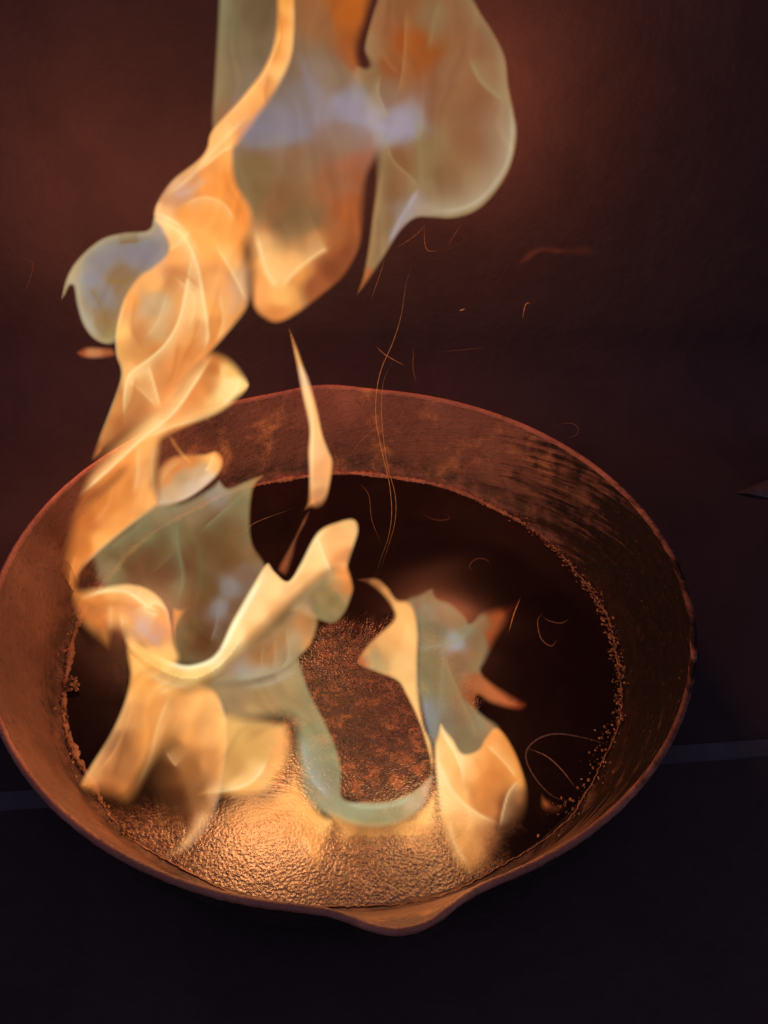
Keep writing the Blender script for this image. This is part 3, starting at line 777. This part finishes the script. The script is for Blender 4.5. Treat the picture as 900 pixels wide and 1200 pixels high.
# --- curl at the left
f = flame((150, 820), 0.004, 'orange flame curling over like a breaking wave at the left of the pan')
sheet(f, 'curl', [(80, 690, 14), (104, 686, 8), (125, 684, 4), (150, 682, 3), (172, 687, 3), (188, 698, 3), (198, 713, 3), (202, 730, 3), (207, 752, 4), (214, 772, 6), (200, 790, 10), (170, 780, 12), (148, 768, 10), (144, 752, 6), (136, 745, 12), (128, 765, 12), (112, 752, 12), (96, 738, 12), (86, 718, 10)], 0.002,
      [(110, 700, 240, 150, 80, .95), (130, 692, 252, 180, 104, .97), (155, 690, 252, 176, 102, .97), (180, 700, 250, 168, 94, .97), (192, 720, 244, 158, 84, .97), (100, 715, 214, 126, 64, .9), (115, 730, 216, 128, 66, .9), (130, 720, 232, 146, 80, .93), (105, 740, 214, 140, 84, .88), (130, 750, 230, 148, 80, .9), (150, 730, 226, 146, 84, .95), (165, 735, 210, 162, 136, .95), (180, 745, 230, 160, 110, .95), (150, 760, 252, 182, 106, .95), (200, 770, 255, 194, 116, .97), (175, 770, 250, 190, 116, .95), (125, 762, 200, 118, 60, .8)],
      [([(96, 700), (125, 692), (150, 694), (170, 708), (186, 718)], 4.5, (255, 218, 142), .85), ([(172, 712), (182, 706), (196, 716), (202, 740)], 3.6, (255, 206, 128), .8), ([(160, 726), (172, 742), (188, 756)], 6, (206, 166, 158), .6), ([(186, 722), (172, 716), (168, 708)], 3, (255, 222, 150), .6), ([(142, 716), (146, 745), (158, 762)], 4, (254, 190, 112), .5), ([(130, 708), (130, 740)], 6, (250, 172, 96), .45)],
      seed=61, wave=0.008, thick=0.012)
sheet(f, 'spur', [(202, 712, 3), (212, 712, 4), (224, 711, 4), (216, 722, 4), (208, 738, 4), (210, 760, 5), (204, 755, 5), (200, 730, 4)], 0.001,
      [(206, 718, 240, 152, 78, .92), (220, 713, 190, 118, 66, .7), (206, 745, 244, 162, 88, .93)], step=1.8, thick=0.004, wave=.003, seed=62)

# --- bright Y-shaped sheet
f = flame((230, 800), -0.012, 'brightest flame, a smooth cream-yellow sheet sweeping up right like a bent leaf')
sheet(f, 'sweep', [(146, 745, 6), (160, 752, 5), (177, 760, 4), (205, 774, 3), (227, 776, 3), (252, 763, 3), (270, 727, 3), (293, 687, 3), (312, 659, 2), (323, 669, 2), (334, 679, 2), (341, 676, 2), (351, 658, 3), (371, 622, 3), (397, 609, 3), (416, 607, 3), (422, 622, 3), (413, 652, 4), (406, 672, 5), (392, 674, 8), (372, 690, 10), (345, 716, 12), (312, 748, 14), (284, 778, 16), (255, 803, 16), (225, 815, 18), (190, 805, 18), (160, 785, 14), (148, 765, 8)], -0.012,
      [(165, 762, 250, 186, 110, .95), (200, 785, 255, 214, 136, .97), (230, 790, 255, 220, 146, .98), (255, 775, 255, 232, 172, .98), (275, 745, 255, 226, 166, .98), (300, 715, 255, 214, 154, .98), (320, 690, 255, 212, 152, .98), (345, 690, 254, 196, 134, .97), (325, 715, 246, 184, 122, .94), (300, 745, 244, 186, 122, .93), (270, 785, 244, 190, 124, .9), (370, 660, 255, 204, 138, .98), (365, 640, 255, 210, 146, .98), (395, 630, 252, 190, 126, .98), (412, 615, 255, 204, 138, .97), (400, 655, 240, 164, 104, .96), (380, 675, 240, 176, 116, .95), (360, 700, 236, 176, 116, .85), (240, 805, 240, 180, 108, .85), (180, 790, 250, 180, 102, .9)],
      [([(180, 764), (208, 779), (230, 780), (254, 768), (276, 730), (298, 692), (312, 668)], 6, (255, 252, 206), .95), ([(336, 688), (352, 664), (366, 636), (384, 618)], 6, (255, 222, 160), .55), ([(371, 626), (378, 648), (390, 676)], 2.6, (255, 216, 146), .7), ([(420, 618), (412, 648), (404, 668)], 3, (255, 196, 124), .5), ([(410, 640), (400, 660)], 6, (222, 140, 84), .4)],
      seed=71, wave=0.008, thick=0.013, mottle=.03)
sheet(f, 'flap', [(404, 655, 3), (411, 668, 3), (416, 688, 3), (413, 702, 3), (405, 720, 3), (391, 732, 2.4), (374, 729, 3), (352, 724, 5), (336, 714, 8), (355, 685, 8), (384, 664, 6)], -0.006,
      [(408, 690, 232, 148, 84, .95), (410, 672, 236, 150, 88, .95), (395, 700, 170, 148, 90, .9), (380, 695, 160, 136, 86, .9), (375, 715, 166, 148, 92, .9), (390, 722, 176, 150, 92, .92), (358, 712, 196, 156, 112, .9), (400, 712, 178, 140, 80, .92)],
      [([(388, 682), (398, 696), (408, 708)], 2.4, (216, 144, 86), .6)],
      edge=(2.6, (226, 158, 92), .7, .92), seed=72, wave=0.004, thick=0.008, mottle=.30)
sheet(f, 'hanging_veil', [(322, 718, 12), (350, 700, 10), (374, 722, 4), (368, 752, 3), (351, 773, 3), (334, 786, 3), (317, 794, 3), (283, 803, 5), (245, 806, 10), (250, 785, 12), (285, 750, 12)], -0.014,
      [(360, 735, 210, 140, 84, .92), (362, 752, 226, 156, 96, .92), (345, 750, 196, 158, 112, .9), (330, 745, 176, 138, 86, .9), (310, 770, 172, 122, 70, .88), (335, 775, 168, 140, 104, .9), (310, 790, 168, 148, 128, .9), (285, 795, 166, 150, 134, .9), (265, 798, 190, 156, 120, .85)],
      [([(336, 735), (338, 770), (330, 785)], 2.4, (196, 176, 132), .6), ([(322, 748), (322, 785)], 2.2, (190, 164, 118), .55), ([(308, 758), (305, 792)], 2.2, (186, 158, 112), .5), ([(350, 773), (318, 792), (284, 801), (258, 802)], 3, (176, 160, 158), .7), ([(330, 742), (312, 775)], 3, (206, 130, 70), .4)],
      edge=(2.4, (222, 160, 96), .5, .9), seed=73, wave=0.004, thick=0.008, mottle=.12)

# --- pale green crescent in the front
f = flame((430, 975), -0.088, 'greenish flame whose lower end bends into a pale hook along the pan floor')
sheet(f, 'hook', [(240, 790, 16), (300, 786, 12), (330, 776, 8), (350, 770, 4), (363, 807, 2.4), (383, 847, 2.4), (397, 880, 2.4), (402, 905, 2.4), (403, 934, 2.4), (430, 938, 2.4), (458, 936, 2.4), (486, 924, 2.4), (506, 905, 3), (510, 918, 5), (497, 948, 4), (472, 966, 4), (437, 973, 4), (401, 966, 4), (366, 948, 5), (350, 924, 6), (342, 884, 8), (338, 850, 12), (310, 850, 14), (262, 858, 16), (240, 828, 16)], -0.080,
      [(280, 815, 174, 150, 104, .9), (310, 820, 176, 150, 96, .9), (340, 800, 176, 156, 104, .92), (350, 820, 172, 152, 100, .92), (365, 830, 162, 146, 96, .92), (345, 845, 158, 150, 100, .9), (370, 860, 146, 144, 94, .92), (385, 880, 138, 138, 90, .92), (358, 880, 146, 144, 94, .93), (390, 910, 130, 128, 84, .92), (365, 915, 152, 152, 112, .94), (380, 940, 166, 162, 122, .95), (400, 950, 160, 164, 124, .95), (430, 952, 158, 162, 120, .95), (460, 950, 166, 162, 116, .95), (485, 940, 206, 176, 136, .95), (500, 922, 226, 178, 138, .95), (438, 968, 150, 140, 92, .95), (480, 958, 190, 156, 104, .95), (300, 840, 206, 164, 104, .85)],
      [([(354, 862), (358, 890), (368, 915), (388, 936)], 4.5, (176, 180, 178), .75), ([(404, 942), (430, 946), (460, 944), (484, 934)], 3.4, (186, 190, 154), .65), ([(352, 782), (372, 828), (392, 868), (402, 905), (404, 932)], 2.4, (184, 150, 92), .6), ([(404, 936), (432, 940), (460, 938), (488, 925), (506, 907)], 2.0, (196, 172, 112), .7), ([(286, 806), (320, 800), (350, 784)], 4, (180, 164, 140), .6), ([(350, 850), (352, 880), (362, 920)], 6, (132, 148, 112), .5), ([(494, 918), (500, 935), (490, 950)], 6, (230, 184, 148), .5)],
      edge=(2.2, (206, 150, 86), .45, .95), seed=81, wave=0.004, thick=0.010, mottle=.08)

# --- skirts of fire at the lower left
f = flame((110, 938), -0.070, 'broad orange flame spreading down to the front left of the pan floor')
sheet(f, 'skirt', [(150, 758, 10), (175, 765, 14), (210, 785, 18), (245, 795, 18), (262, 812, 12), (250, 840, 18), (215, 868, 18), (196, 885, 14), (180, 905, 14), (165, 932, 14), (150, 945, 14), (128, 940, 14), (103, 932, 12), (92, 920, 4), (104, 897, 3), (127, 860, 3), (143, 824, 3), (150, 792, 4), (146, 768, 6)], -0.050,
      [(165, 775, 252, 184, 106, .95), (200, 800, 250, 180, 104, .95), (235, 812, 246, 176, 102, .93), (165, 810, 246, 168, 90, .95), (190, 840, 238, 160, 88, .94), (160, 840, 222, 146, 80, .92), (225, 835, 236, 164, 94, .9), (145, 845, 216, 144, 82, .9), (140, 870, 160, 98, 56, .8), (150, 900, 200, 126, 68, .88), (170, 870, 240, 156, 82, .93), (130, 905, 196, 118, 64, .85), (110, 905, 232, 150, 88, .9), (125, 925, 200, 116, 60, .7), (98, 920, 236, 150, 86, .85), (150, 930, 216, 132, 70, .75), (185, 880, 216, 140, 78, .8)],
      [([(148, 795), (142, 826), (126, 862), (104, 898), (94, 918)], 4, (255, 190, 116), .75), ([(160, 800), (152, 840), (136, 878), (116, 905)], 4, (244, 166, 96), .6), ([(150, 850), (142, 885), (132, 915)], 8, (150, 90, 50), .5, .5), ([(200, 812), (186, 850), (176, 890), (160, 925)], 5, (252, 170, 94), .6), ([(176, 790), (196, 800), (226, 806)], 4, (255, 204, 128), .5), ([(210, 830), (196, 860), (184, 892)], 6, (206, 126, 66), .5), ([(170, 830), (172, 870), (158, 910)], 8, (246, 164, 88), .5), ([(182, 815), (215, 800), (250, 808)], 5, (252, 184, 108), .5)],
      seed=91, wave=0.008, thick=0.010)
f = flame((205, 1006), -0.100, 'rounded thin flame veil with a pale right edge trailing to the front left floor')
sheet(f, 'veil', [(190, 850, 20), (206, 822, 16), (228, 802, 12), (248, 803, 8), (260, 818, 4), (267, 842, 3), (268, 872, 3), (264, 905, 3), (257, 942, 4), (242, 976, 6), (220, 1000, 8), (194, 1009, 8), (188, 1003, 8), (206, 985, 10), (196, 965, 20), (176, 945, 24), (170, 905, 24)], -0.094,
      [(225, 825, 246, 174, 104, .9), (250, 830, 244, 178, 108, .93), (245, 860, 244, 176, 108, .93), (220, 860, 244, 166, 94, .92), (205, 880, 220, 146, 84, .6), (245, 895, 226, 152, 90, .88), (225, 900, 214, 138, 76, .5), (195, 905, 190, 116, 62, .22), (205, 935, 180, 110, 60, .15), (235, 930, 206, 134, 76, .45), (250, 930, 224, 164, 112, .8), (235, 965, 220, 160, 108, .75), (215, 992, 222, 160, 104, .7), (195, 1004, 214, 146, 90, .55), (215, 960, 190, 116, 64, .18)],
      [([(256, 816), (265, 845), (266, 875), (262, 905), (254, 945), (238, 975), (214, 996)], 3.6, (226, 196, 176), .75), ([(194, 880), (202, 892), (208, 898)], 2.4, (250, 184, 116), .6), ([(242, 950), (228, 975), (204, 1000)], 6, (244, 186, 124), .5), ([(226, 806), (208, 830), (196, 862)], 5, (252, 180, 104), .5)],
      seed=92, wave=0.005, thick=0.008)
f = flame((300, 1000), -0.108, 'soft tan and orange flame with a glowing arc near the front of the pan')
sheet(f, 'bowl', [(248, 832, 10), (293, 836, 10), (320, 841, 8), (340, 846, 8), (346, 870, 10), (344, 900, 12), (330, 922, 10), (310, 935, 10), (282, 938, 8), (250, 938, 12), (228, 932, 10), (240, 915, 14), (246, 890, 12), (244, 858, 12)], -0.098,
      [(285, 860, 232, 182, 110, .9), (315, 860, 238, 182, 110, .92), (335, 865, 246, 178, 110, .93), (300, 885, 232, 180, 104, .9), (275, 900, 222, 162, 92, .86), (330, 890, 246, 178, 108, .93), (310, 910, 250, 190, 118, .93), (285, 922, 250, 184, 108, .9), (250, 925, 226, 152, 84, .8), (330, 915, 240, 164, 92, .85)],
      [([(232, 929), (260, 927), (287, 920), (303, 907), (313, 888)], 3.8, (255, 206, 132), .8), ([(270, 850), (300, 848), (335, 852)], 5, (240, 190, 118), .4)],
      seed=93, wave=0.004, thick=0.008)
sheet(f, 'glow', [(340, 855, 12), (348, 890, 12), (360, 925, 8), (378, 950, 6), (392, 962, 4), (390, 985, 12), (383, 1015, 16), (372, 1032, 20), (350, 1015, 24), (310, 1008, 28), (270, 1000, 28), (245, 975, 26), (250, 945, 20), (280, 930, 16), (315, 925, 14), (335, 905, 12)], -0.108,
      [(345, 900, 248, 174, 102, .92), (340, 930, 246, 172, 98, .88), (365, 945, 248, 180, 104, .9), (380, 965, 250, 188, 110, .9), (300, 945, 226, 148, 80, .72), (320, 970, 212, 138, 72, .62), (275, 960, 202, 126, 66, .58), (375, 1000, 236, 160, 88, .72), (360, 980, 236, 162, 92, .78), (340, 1000, 206, 130, 68, .5), (370, 1025, 222, 142, 74, .5)],
      [([(350, 918), (372, 944), (390, 960)], 5, (255, 204, 128), .7), ([(345, 1000), (357, 988), (366, 1002)], 5, (250, 178, 104), .5), ([(262, 962), (300, 960), (330, 945), (352, 938)], 5, (240, 170, 98), .4)],
      seed=94, wave=0.004, thick=0.007)

# --- pool of fire low along the front, under the hook
f = flame((440, 1000), -0.112, 'low soft orange glow of burning oil just in front of the pale green hook')
sheet(f, 'glow', [(378, 945, 8), (410, 955, 8), (440, 960, 8), (475, 955, 8), (496, 940, 6), (512, 920, 6), (522, 960, 16), (520, 990, 20), (500, 1010, 24), (470, 1000, 24), (430, 1000, 24), (395, 1000, 20)], -0.104,
      [(400, 975, 236, 168, 96, .75), (440, 985, 222, 152, 84, .6), (480, 975, 240, 176, 104, .75), (505, 950, 252, 196, 122, .9), (500, 990, 220, 146, 80, .55), (420, 995, 190, 122, 62, .4), (460, 998, 180, 112, 58, .35)],
      seed=101, wave=0.003, thick=0.005)

# --- pale flame right of the centre
f = flame((505, 905), -0.062, 'smooth pale yellow flame with a forked top left of the green petals')
sheet(f, 'blade', [(416, 679, 3), (432, 676, 3), (444, 677, 3), (456, 687, 3), (466, 700, 4), (479, 702, 5), (488, 715, 4), (492, 741, 3), (491, 776, 3), (492, 810, 3), (498, 848, 3), (507, 871, 3), (510, 895, 4), (506, 910, 4), (501, 884, 2.4), (490, 848, 2.4), (475, 816, 2.4), (464, 799, 2.4), (440, 789, 2.4), (417, 777, 2.4), (429, 755, 3), (443, 741, 3), (459, 725, 4), (457, 713, 4), (446, 698, 4), (431, 686, 4)], -0.060,
      [(440, 683, 200, 132, 78, .85), (455, 697, 226, 160, 96, .93), (425, 680, 150, 86, 56, .6), (475, 715, 250, 186, 114, .97), (480, 745, 255, 200, 130, .98), (465, 745, 250, 186, 116, .97), (450, 755, 252, 190, 120, .97), (470, 780, 255, 206, 136, .98), (435, 770, 200, 164, 112, .92), (421, 777, 206, 112, 68, .9), (440, 782, 216, 176, 116, .95), (485, 815, 255, 208, 138, .98), (495, 855, 255, 206, 138, .98), (505, 890, 255, 200, 130, .97), (432, 762, 232, 164, 100, .95)],
      [([(488, 716), (491, 750), (489, 790), (492, 820), (500, 855), (507, 880)], 2.6, (255, 222, 156), .7), ([(432, 757), (440, 775), (441, 788)], 3, (178, 158, 108), .7), ([(458, 694), (463, 712), (462, 726)], 3, (248, 184, 110), .5)],
      edge=(2.6, (244, 160, 92), .45, .95), seed=111, wave=0.005, thick=0.009, mottle=.03)

f = flame((540, 880), -0.050, 'sage green petal-shaped flame with a dull red tip and finger pointing right')
sheet(f, 'petals', [(474, 704, 5), (492, 694, 4), (507, 688, 3), (513, 699, 3), (530, 706, 4), (547, 722, 3), (551, 728, 3), (562, 716, 5), (579, 709, 10), (600, 704, 14), (611, 700, 8), (600, 726, 10), (585, 750, 8), (571, 776, 5), (566, 787, 3), (579, 799, 5), (602, 813, 8), (619, 824, 7), (612, 834, 7), (596, 833, 6), (573, 826, 5), (560, 817, 3), (561, 829, 4), (570, 838, 4), (588, 852, 6), (590, 880, 10), (560, 900, 10), (530, 900, 10), (506, 880, 6), (494, 845, 5), (484, 800, 6), (484, 740, 6)], -0.048,
      [(490, 702, 150, 120, 82, .9), (507, 695, 158, 112, 68, .88), (500, 715, 134, 130, 100, .92), (525, 715, 146, 112, 76, .9), (540, 728, 150, 106, 66, .9), (510, 745, 128, 116, 80, .92), (533, 752, 156, 154, 164, .95), (548, 738, 138, 130, 100, .92), (560, 750, 142, 116, 78, .92), (565, 730, 150, 108, 68, .9), (582, 722, 176, 92, 48, .85), (600, 712, 120, 46, 26, .5), (578, 745, 174, 92, 50, .85), (560, 775, 156, 118, 74, .92), (535, 775, 140, 112, 76, .93), (505, 780, 124, 116, 78, .94), (515, 800, 128, 116, 78, .94), (500, 810, 124, 124, 88, .94), (505, 840, 128, 130, 112, .94), (525, 840, 126, 112, 78, .94), (545, 860, 136, 122, 86, .94), (560, 850, 140, 124, 88, .94), (545, 830, 146, 114, 74, .93), (560, 800, 180, 112, 66, .92), (580, 808, 196, 110, 62, .9), (600, 820, 196, 104, 60, .88), (613, 826, 170, 76, 42, .8), (575, 845, 176, 124, 78, .9), (555, 820, 160, 92, 50, .9), (530, 870, 134, 120, 86, .94)],
      [([(488, 762), (510, 757), (533, 752), (552, 738)], 5, (152, 150, 116), .6), ([(516, 735), (519, 770), (516, 810), (514, 846)], 2.6, (142, 136, 98), .6), ([(519, 765), (532, 800), (550, 840), (560, 865)], 2.4, (170, 138, 90), .6), ([(498, 815), (501, 845), (507, 868)], 5, (142, 148, 160), .7), ([(500, 708), (494, 715)], 4, (140, 140, 112), .5), ([(492, 800), (504, 815)], 1.8, (170, 140, 90), .5), ([(496, 745), (504, 752), (512, 748)], 2, (172, 138, 92), .4)],
      seed=121, wave=0.007, thick=0.010, mottle=.08)

f = flame((550, 1026), -0.108, 'orange flame with several pointed crests at the front right of the pan')
sheet(f, 'body', [(516, 846, 2), (524, 855, 3), (533, 866, 3), (543, 881, 3), (559, 877, 3), (567, 864, 3), (579, 851, 3), (591, 857, 3), (605, 880, 3), (615, 906, 3), (620, 925, 5), (620, 948, 12), (611, 973, 18), (593, 991, 18), (577, 1014, 16), (552, 1029, 12), (533, 1020, 12), (520, 995, 12), (511, 963, 8), (509, 920, 4), (507, 880, 3), (511, 862, 3)], -0.090,
      [(517, 870, 255, 196, 122, .97), (525, 890, 252, 186, 108, .97), (512, 910, 255, 206, 136, .97), (520, 940, 252, 196, 120, .95), (545, 900, 246, 166, 94, .97), (560, 895, 246, 164, 92, .97), (580, 870, 240, 156, 82, .96), (576, 912, 228, 142, 74, .95), (600, 890, 234, 150, 76, .95), (608, 915, 236, 154, 80, .94), (562, 930, 216, 132, 68, .95), (540, 930, 250, 178, 104, .96), (570, 950, 216, 134, 72, .94), (545, 960, 236, 168, 100, .93), (530, 985, 228, 158, 90, .88), (555, 990, 216, 146, 82, .85), (550, 1015, 214, 142, 76, .75), (575, 985, 170, 110, 62, .7), (600, 945, 130, 78, 46, .65), (612, 935, 190, 118, 62, .7), (595, 970, 90, 52, 34, .45)],
      [([(516, 848), (522, 864), (534, 884), (543, 908)], 2.6, (255, 214, 146), .8), ([(509, 880), (518, 905), (532, 930), (556, 952), (584, 966)], 4, (255, 200, 126), .7), ([(608, 914), (596, 930), (590, 950), (586, 970)], 3, (255, 196, 126), .8), ([(570, 872), (590, 892), (606, 912)], 2.6, (254, 190, 112), .6), ([(530, 868), (540, 885), (543, 920)], 3, (255, 196, 118), .6), ([(556, 885), (566, 910), (562, 940)], 7, (230, 138, 70), .5), ([(584, 860), (600, 885), (612, 915)], 4, (228, 136, 66), .5), ([(525, 960), (533, 990), (548, 1015)], 5, (250, 184, 112), .5), ([(556, 960), (562, 990), (556, 1012)], 6, (206, 130, 72), .45), ([(514, 870), (513, 910), (520, 960)], 6, (255, 216, 150), .5), ([(606, 918), (596, 945), (588, 965)], 7, (110, 68, 44), .3)],
      seed=131, wave=0.006, thick=0.010)

f = flame((640, 945), -0.090, 'tiny dim red flame lick at the right of the orange crested flame')
sheet(f, 'lick', [(634, 928, 4), (640, 934, 6), (652, 940, 8), (668, 945, 8), (655, 955, 10), (640, 954, 10), (632, 945, 8)], -0.086,
      [(638, 940, 200, 106, 56, .75), (650, 946, 120, 58, 38, .6), (663, 946, 90, 44, 34, .4)], step=1.8, thick=0.003, wave=.002, seed=141)

# --- slim flame in the middle
f = flame((366, 602), 0.020, 'slim upright cream flame hanging free above the back of the pan')
sheet(f, 'spindle', [(338, 382, 2), (348, 402, 3), (357, 427, 3), (365, 447, 3), (374, 480, 3), (380, 508, 3), (387, 527, 3), (392, 543, 3), (387, 577, 3), (381, 592, 6), (372, 598, 10), (364, 597, 6), (355, 599, 4), (359, 586, 4), (360, 560, 3), (359, 530, 3), (360, 500, 3), (352, 463, 3), (345, 425, 3), (340, 398, 2)], 0.020,
      [(342, 392, 226, 146, 80, .85), (350, 420, 240, 168, 104, .95), (355, 440, 232, 184, 150, .96), (362, 470, 252, 192, 128, .97), (370, 500, 253, 194, 130, .97), (372, 530, 252, 192, 136, .97), (380, 550, 250, 182, 122, .97), (370, 565, 248, 186, 130, .96), (368, 590, 232, 158, 104, .85), (375, 580, 226, 160, 110, .9), (357, 597, 222, 140, 86, .7)],
      [([(347, 408), (358, 450), (366, 490), (366, 530), (364, 570)], 3, (255, 208, 142), .6), ([(381, 530), (386, 545), (381, 572)], 4, (246, 168, 100), .5)],
      edge=(2.4, (240, 158, 90), .55, .95), seed=151, wave=0.003, thick=0.006, step=1.8)
f = flame((325, 668), 0.010, 'dim reddish wisp of flame slanting below the slim cream flame')
sheet(f, 'wisp', [(364, 597, 3), (360, 612, 4), (350, 632, 4), (345, 655, 4), (336, 676, 5), (324, 668, 4), (332, 650, 4), (344, 628, 4), (356, 605, 3)], 0.010,
      [(358, 607, 170, 98, 62, .7), (345, 635, 140, 76, 52, .65), (332, 660, 170, 96, 58, .7), (342, 655, 140, 76, 52, .6)],
      [([(360, 602), (346, 632), (328, 664)], 2.4, (190, 116, 70), .7)], step=1.8, thick=0.003, wave=.002, seed=161)

# --- thin drifting smoke, its firelit colour given off by the sheet itself
def smoke(px, y0, label, *a, **k):
    t, d = on_plane([px], y0)
    p = CAM + d[0] * t[0]
    o = empty('smoke_wisp', p, label=label, category='smoke')
    o['group'] = 'thin smoke wisps behind the flames'
    sheet(o, 'haze_sheet', *a, **k)
smoke((610, 310), 0.13, 'faint orange smoke wisp drifting right below the pear-shaped flame',
      [(604, 312, 6), (614, 296, 6), (632, 288, 5), (660, 288, 7), (690, 284, 9), (712, 296, 10), (690, 303, 9), (655, 300, 7), (634, 298, 6), (620, 308, 6)], 0.13,
      [(612, 302, 150, 72, 36, .34), (640, 292, 150, 70, 36, .36), (680, 294, 110, 52, 32, .25), (705, 296, 80, 40, 30, .15)], thick=0.003, wave=.004, seed=171)


# ------------------------------------------------------------------ light trails of moving sparks, given shape as thin glowing threads
def thread(pts, y0, colour, alpha, width, label, skew=0.0):
    L = smooth_open(pts, 10)
    t, d = on_plane(L, y0, 0.0, skew)
    P = CAM + d * t[:, None]
    n = len(P)
    c = P.mean(0)
    vs, fs = [], []
    tang = np.gradient(P, axis=0)
    for i in range(n):
        T = tang[i] / (np.linalg.norm(tang[i]) + 1e-9)
        U = np.cross(T, (0.3, 0.9, 0.2)); U /= np.linalg.norm(U) + 1e-9
        W = np.cross(T, U)
        r = 0.62 * width * (0.35 + 0.65 * math.sin(math.pi * (i + 0.5) / n))
        for k in range(5):
            b = 2 * math.pi * k / 5
            vs.append(P[i] + r * (U * math.cos(b) + W * math.sin(b)) - c)
    for i in range(n - 1):
        for k in range(5):
            fs.append((i * 5 + k, i * 5 + (k + 1) % 5, (i + 1) * 5 + (k + 1) % 5, (i + 1) * 5 + k))
    o = mesh_obj('spark_trail', vs, fs, THREAD, label=label, category='soot thread', group='glowing spark trails')
    o.location = c
    ca = o.data.color_attributes.new('glow', 'FLOAT_COLOR', 'POINT')
    buf = np.ones((len(vs), 4))
    buf[:, :3] = lin(colour)
    fade = np.repeat(np.clip(np.minimum(np.arange(n), n - 1 - np.arange(n)) / (n * 0.25), 0.08, 1), 5)
    buf[:, 3] = alpha * 0.55 * fade * (0.55 + 0.45 * np.repeat(np.sin(np.arange(n) * 0.9 + n) ** 2, 5))
    ca.data.foreach_set('color', buf.ravel())
TC = (206, 116, 54)
thread([(483, 311), (476, 332), (470, 370), (460, 402), (447, 432), (441, 462), (441, 495), (449, 535), (456, 565), (459, 600), (455, 630), (446, 655), (440, 676)], 0.03, TC, .62, .00028, 'long thin glowing spark trail winding from the upper air down to the pan floor')
thread([(462, 420), (450, 445), (447, 475), (449, 510), (454, 545), (463, 580), (463, 610), (455, 640), (444, 672)], 0.028, TC, .5, .00026, 'glowing spark trail just right of the long winding trail')
thread([(420, 565), (432, 580), (436, 610), (448, 640)], 0.03, (170, 90, 44), .35, .00030, 'short glowing spark trail left of the long winding trail')
thread([(402, 548), (420, 520), (436, 505), (441, 498)], 0.06, (170, 92, 46), .35, .00028, 'glowing spark trail branching left from the long winding trail against the back wall')
thread([(497, 262), (498, 286), (503, 294), (515, 293)], 0.08, (190, 96, 46), .5, .0003, 'bent glowing spark trail right under the pear-shaped flame')
thread([(500, 262), (485, 277), (462, 292)], 0.08, (170, 84, 42), .4, .0003, 'faint spark trail slanting left from under the pear-shaped flame')
thread([(541, 262), (532, 276), (524, 288)], 0.08, (150, 74, 40), .4, .0003, 'faint short spark trail under the right of the pear-shaped flame')
thread([(452, 300), (444, 325), (433, 356)], 0.07, (170, 88, 44), .45, .00028, 'thin spark trail beside the tail of the pear-shaped flame')
thread([(440, 405), (452, 416), (477, 430)], 0.08, (190, 104, 56), .5, .0004, 'short bright spark trail sloping right above the back rim')
thread([(485, 405), (484, 430), (488, 450)], 0.08, (150, 74, 40), .35, .0004, 'dim upright spark trail above the back rim')
thread([(514, 413), (540, 410), (572, 407)], 0.09, (120, 60, 36), .35, .0003, 'dim level spark trail above the back rim right')
thread([(538, 364), (545, 362)], 0.09, (226, 120, 52), .7, .0005, 'tiny bright spark in the dark right of the flames, nearer one')
thread([(612, 375), (616, 357), (622, 355)], 0.10, (190, 96, 44), .6, .0005, 'tiny bright hooked spark in the dark right of the flames, farther one')
thread([(648, 498), (668, 496), (677, 501), (675, 510), (660, 514)], 0.10, (120, 66, 48), .5, .0003, 'small curled spark trail outside the back right rim')
thread([(610, 700), (602, 720), (596, 742)], -0.02, (210, 104, 44), .65, .00045, 'straight orange spark trail crossing the red tip of the green petals')
thread([(636, 718), (630, 728), (634, 748), (646, 757), (654, 748)], 0.0, (150, 78, 44), .55, .0004, 'looped spark trail over the dark right floor of the pan')
thread([(634, 722), (645, 728), (658, 730), (668, 724)], 0.0, (140, 72, 42), .45, .0004, 'short arc of spark trail beside the looped trail on the right')
thread([(556, 672), (550, 664), (558, 655), (570, 656), (576, 664)], 0.04, (120, 60, 38), .4, .0005, 'dim curl of spark trail over the back right floor')
thread([(494, 602), (510, 609), (526, 608), (522, 600)], 0.06, (120, 58, 34), .4, .0004, 'dim crooked spark trail over the back floor')
thread([(680, 940), (652, 935), (632, 918), (618, 895), (618, 878), (632, 865), (655, 860), (690, 866), (722, 876)], -0.07, (110, 62, 46), .55, .0006, 'wide looping spark trail at the right of the crested orange flame')
thread([(616, 876), (640, 886), (658, 902), (676, 925)], -0.07, (150, 84, 56), .6, .0004, 'spark trail crossing inside the wide loop on the right')
thread([(260, 632), (285, 624), (300, 612), (345, 595)], 0.025, (190, 120, 70), .4, .0003, 'pale straight spark trail crossing the right edge of the olive-green flame')
thread([(20, 300), (38, 308), (34, 330), (27, 345)], 0.12, (130, 66, 40), .4, .0003, 'small faint hooked spark trail in the glow at the far left')
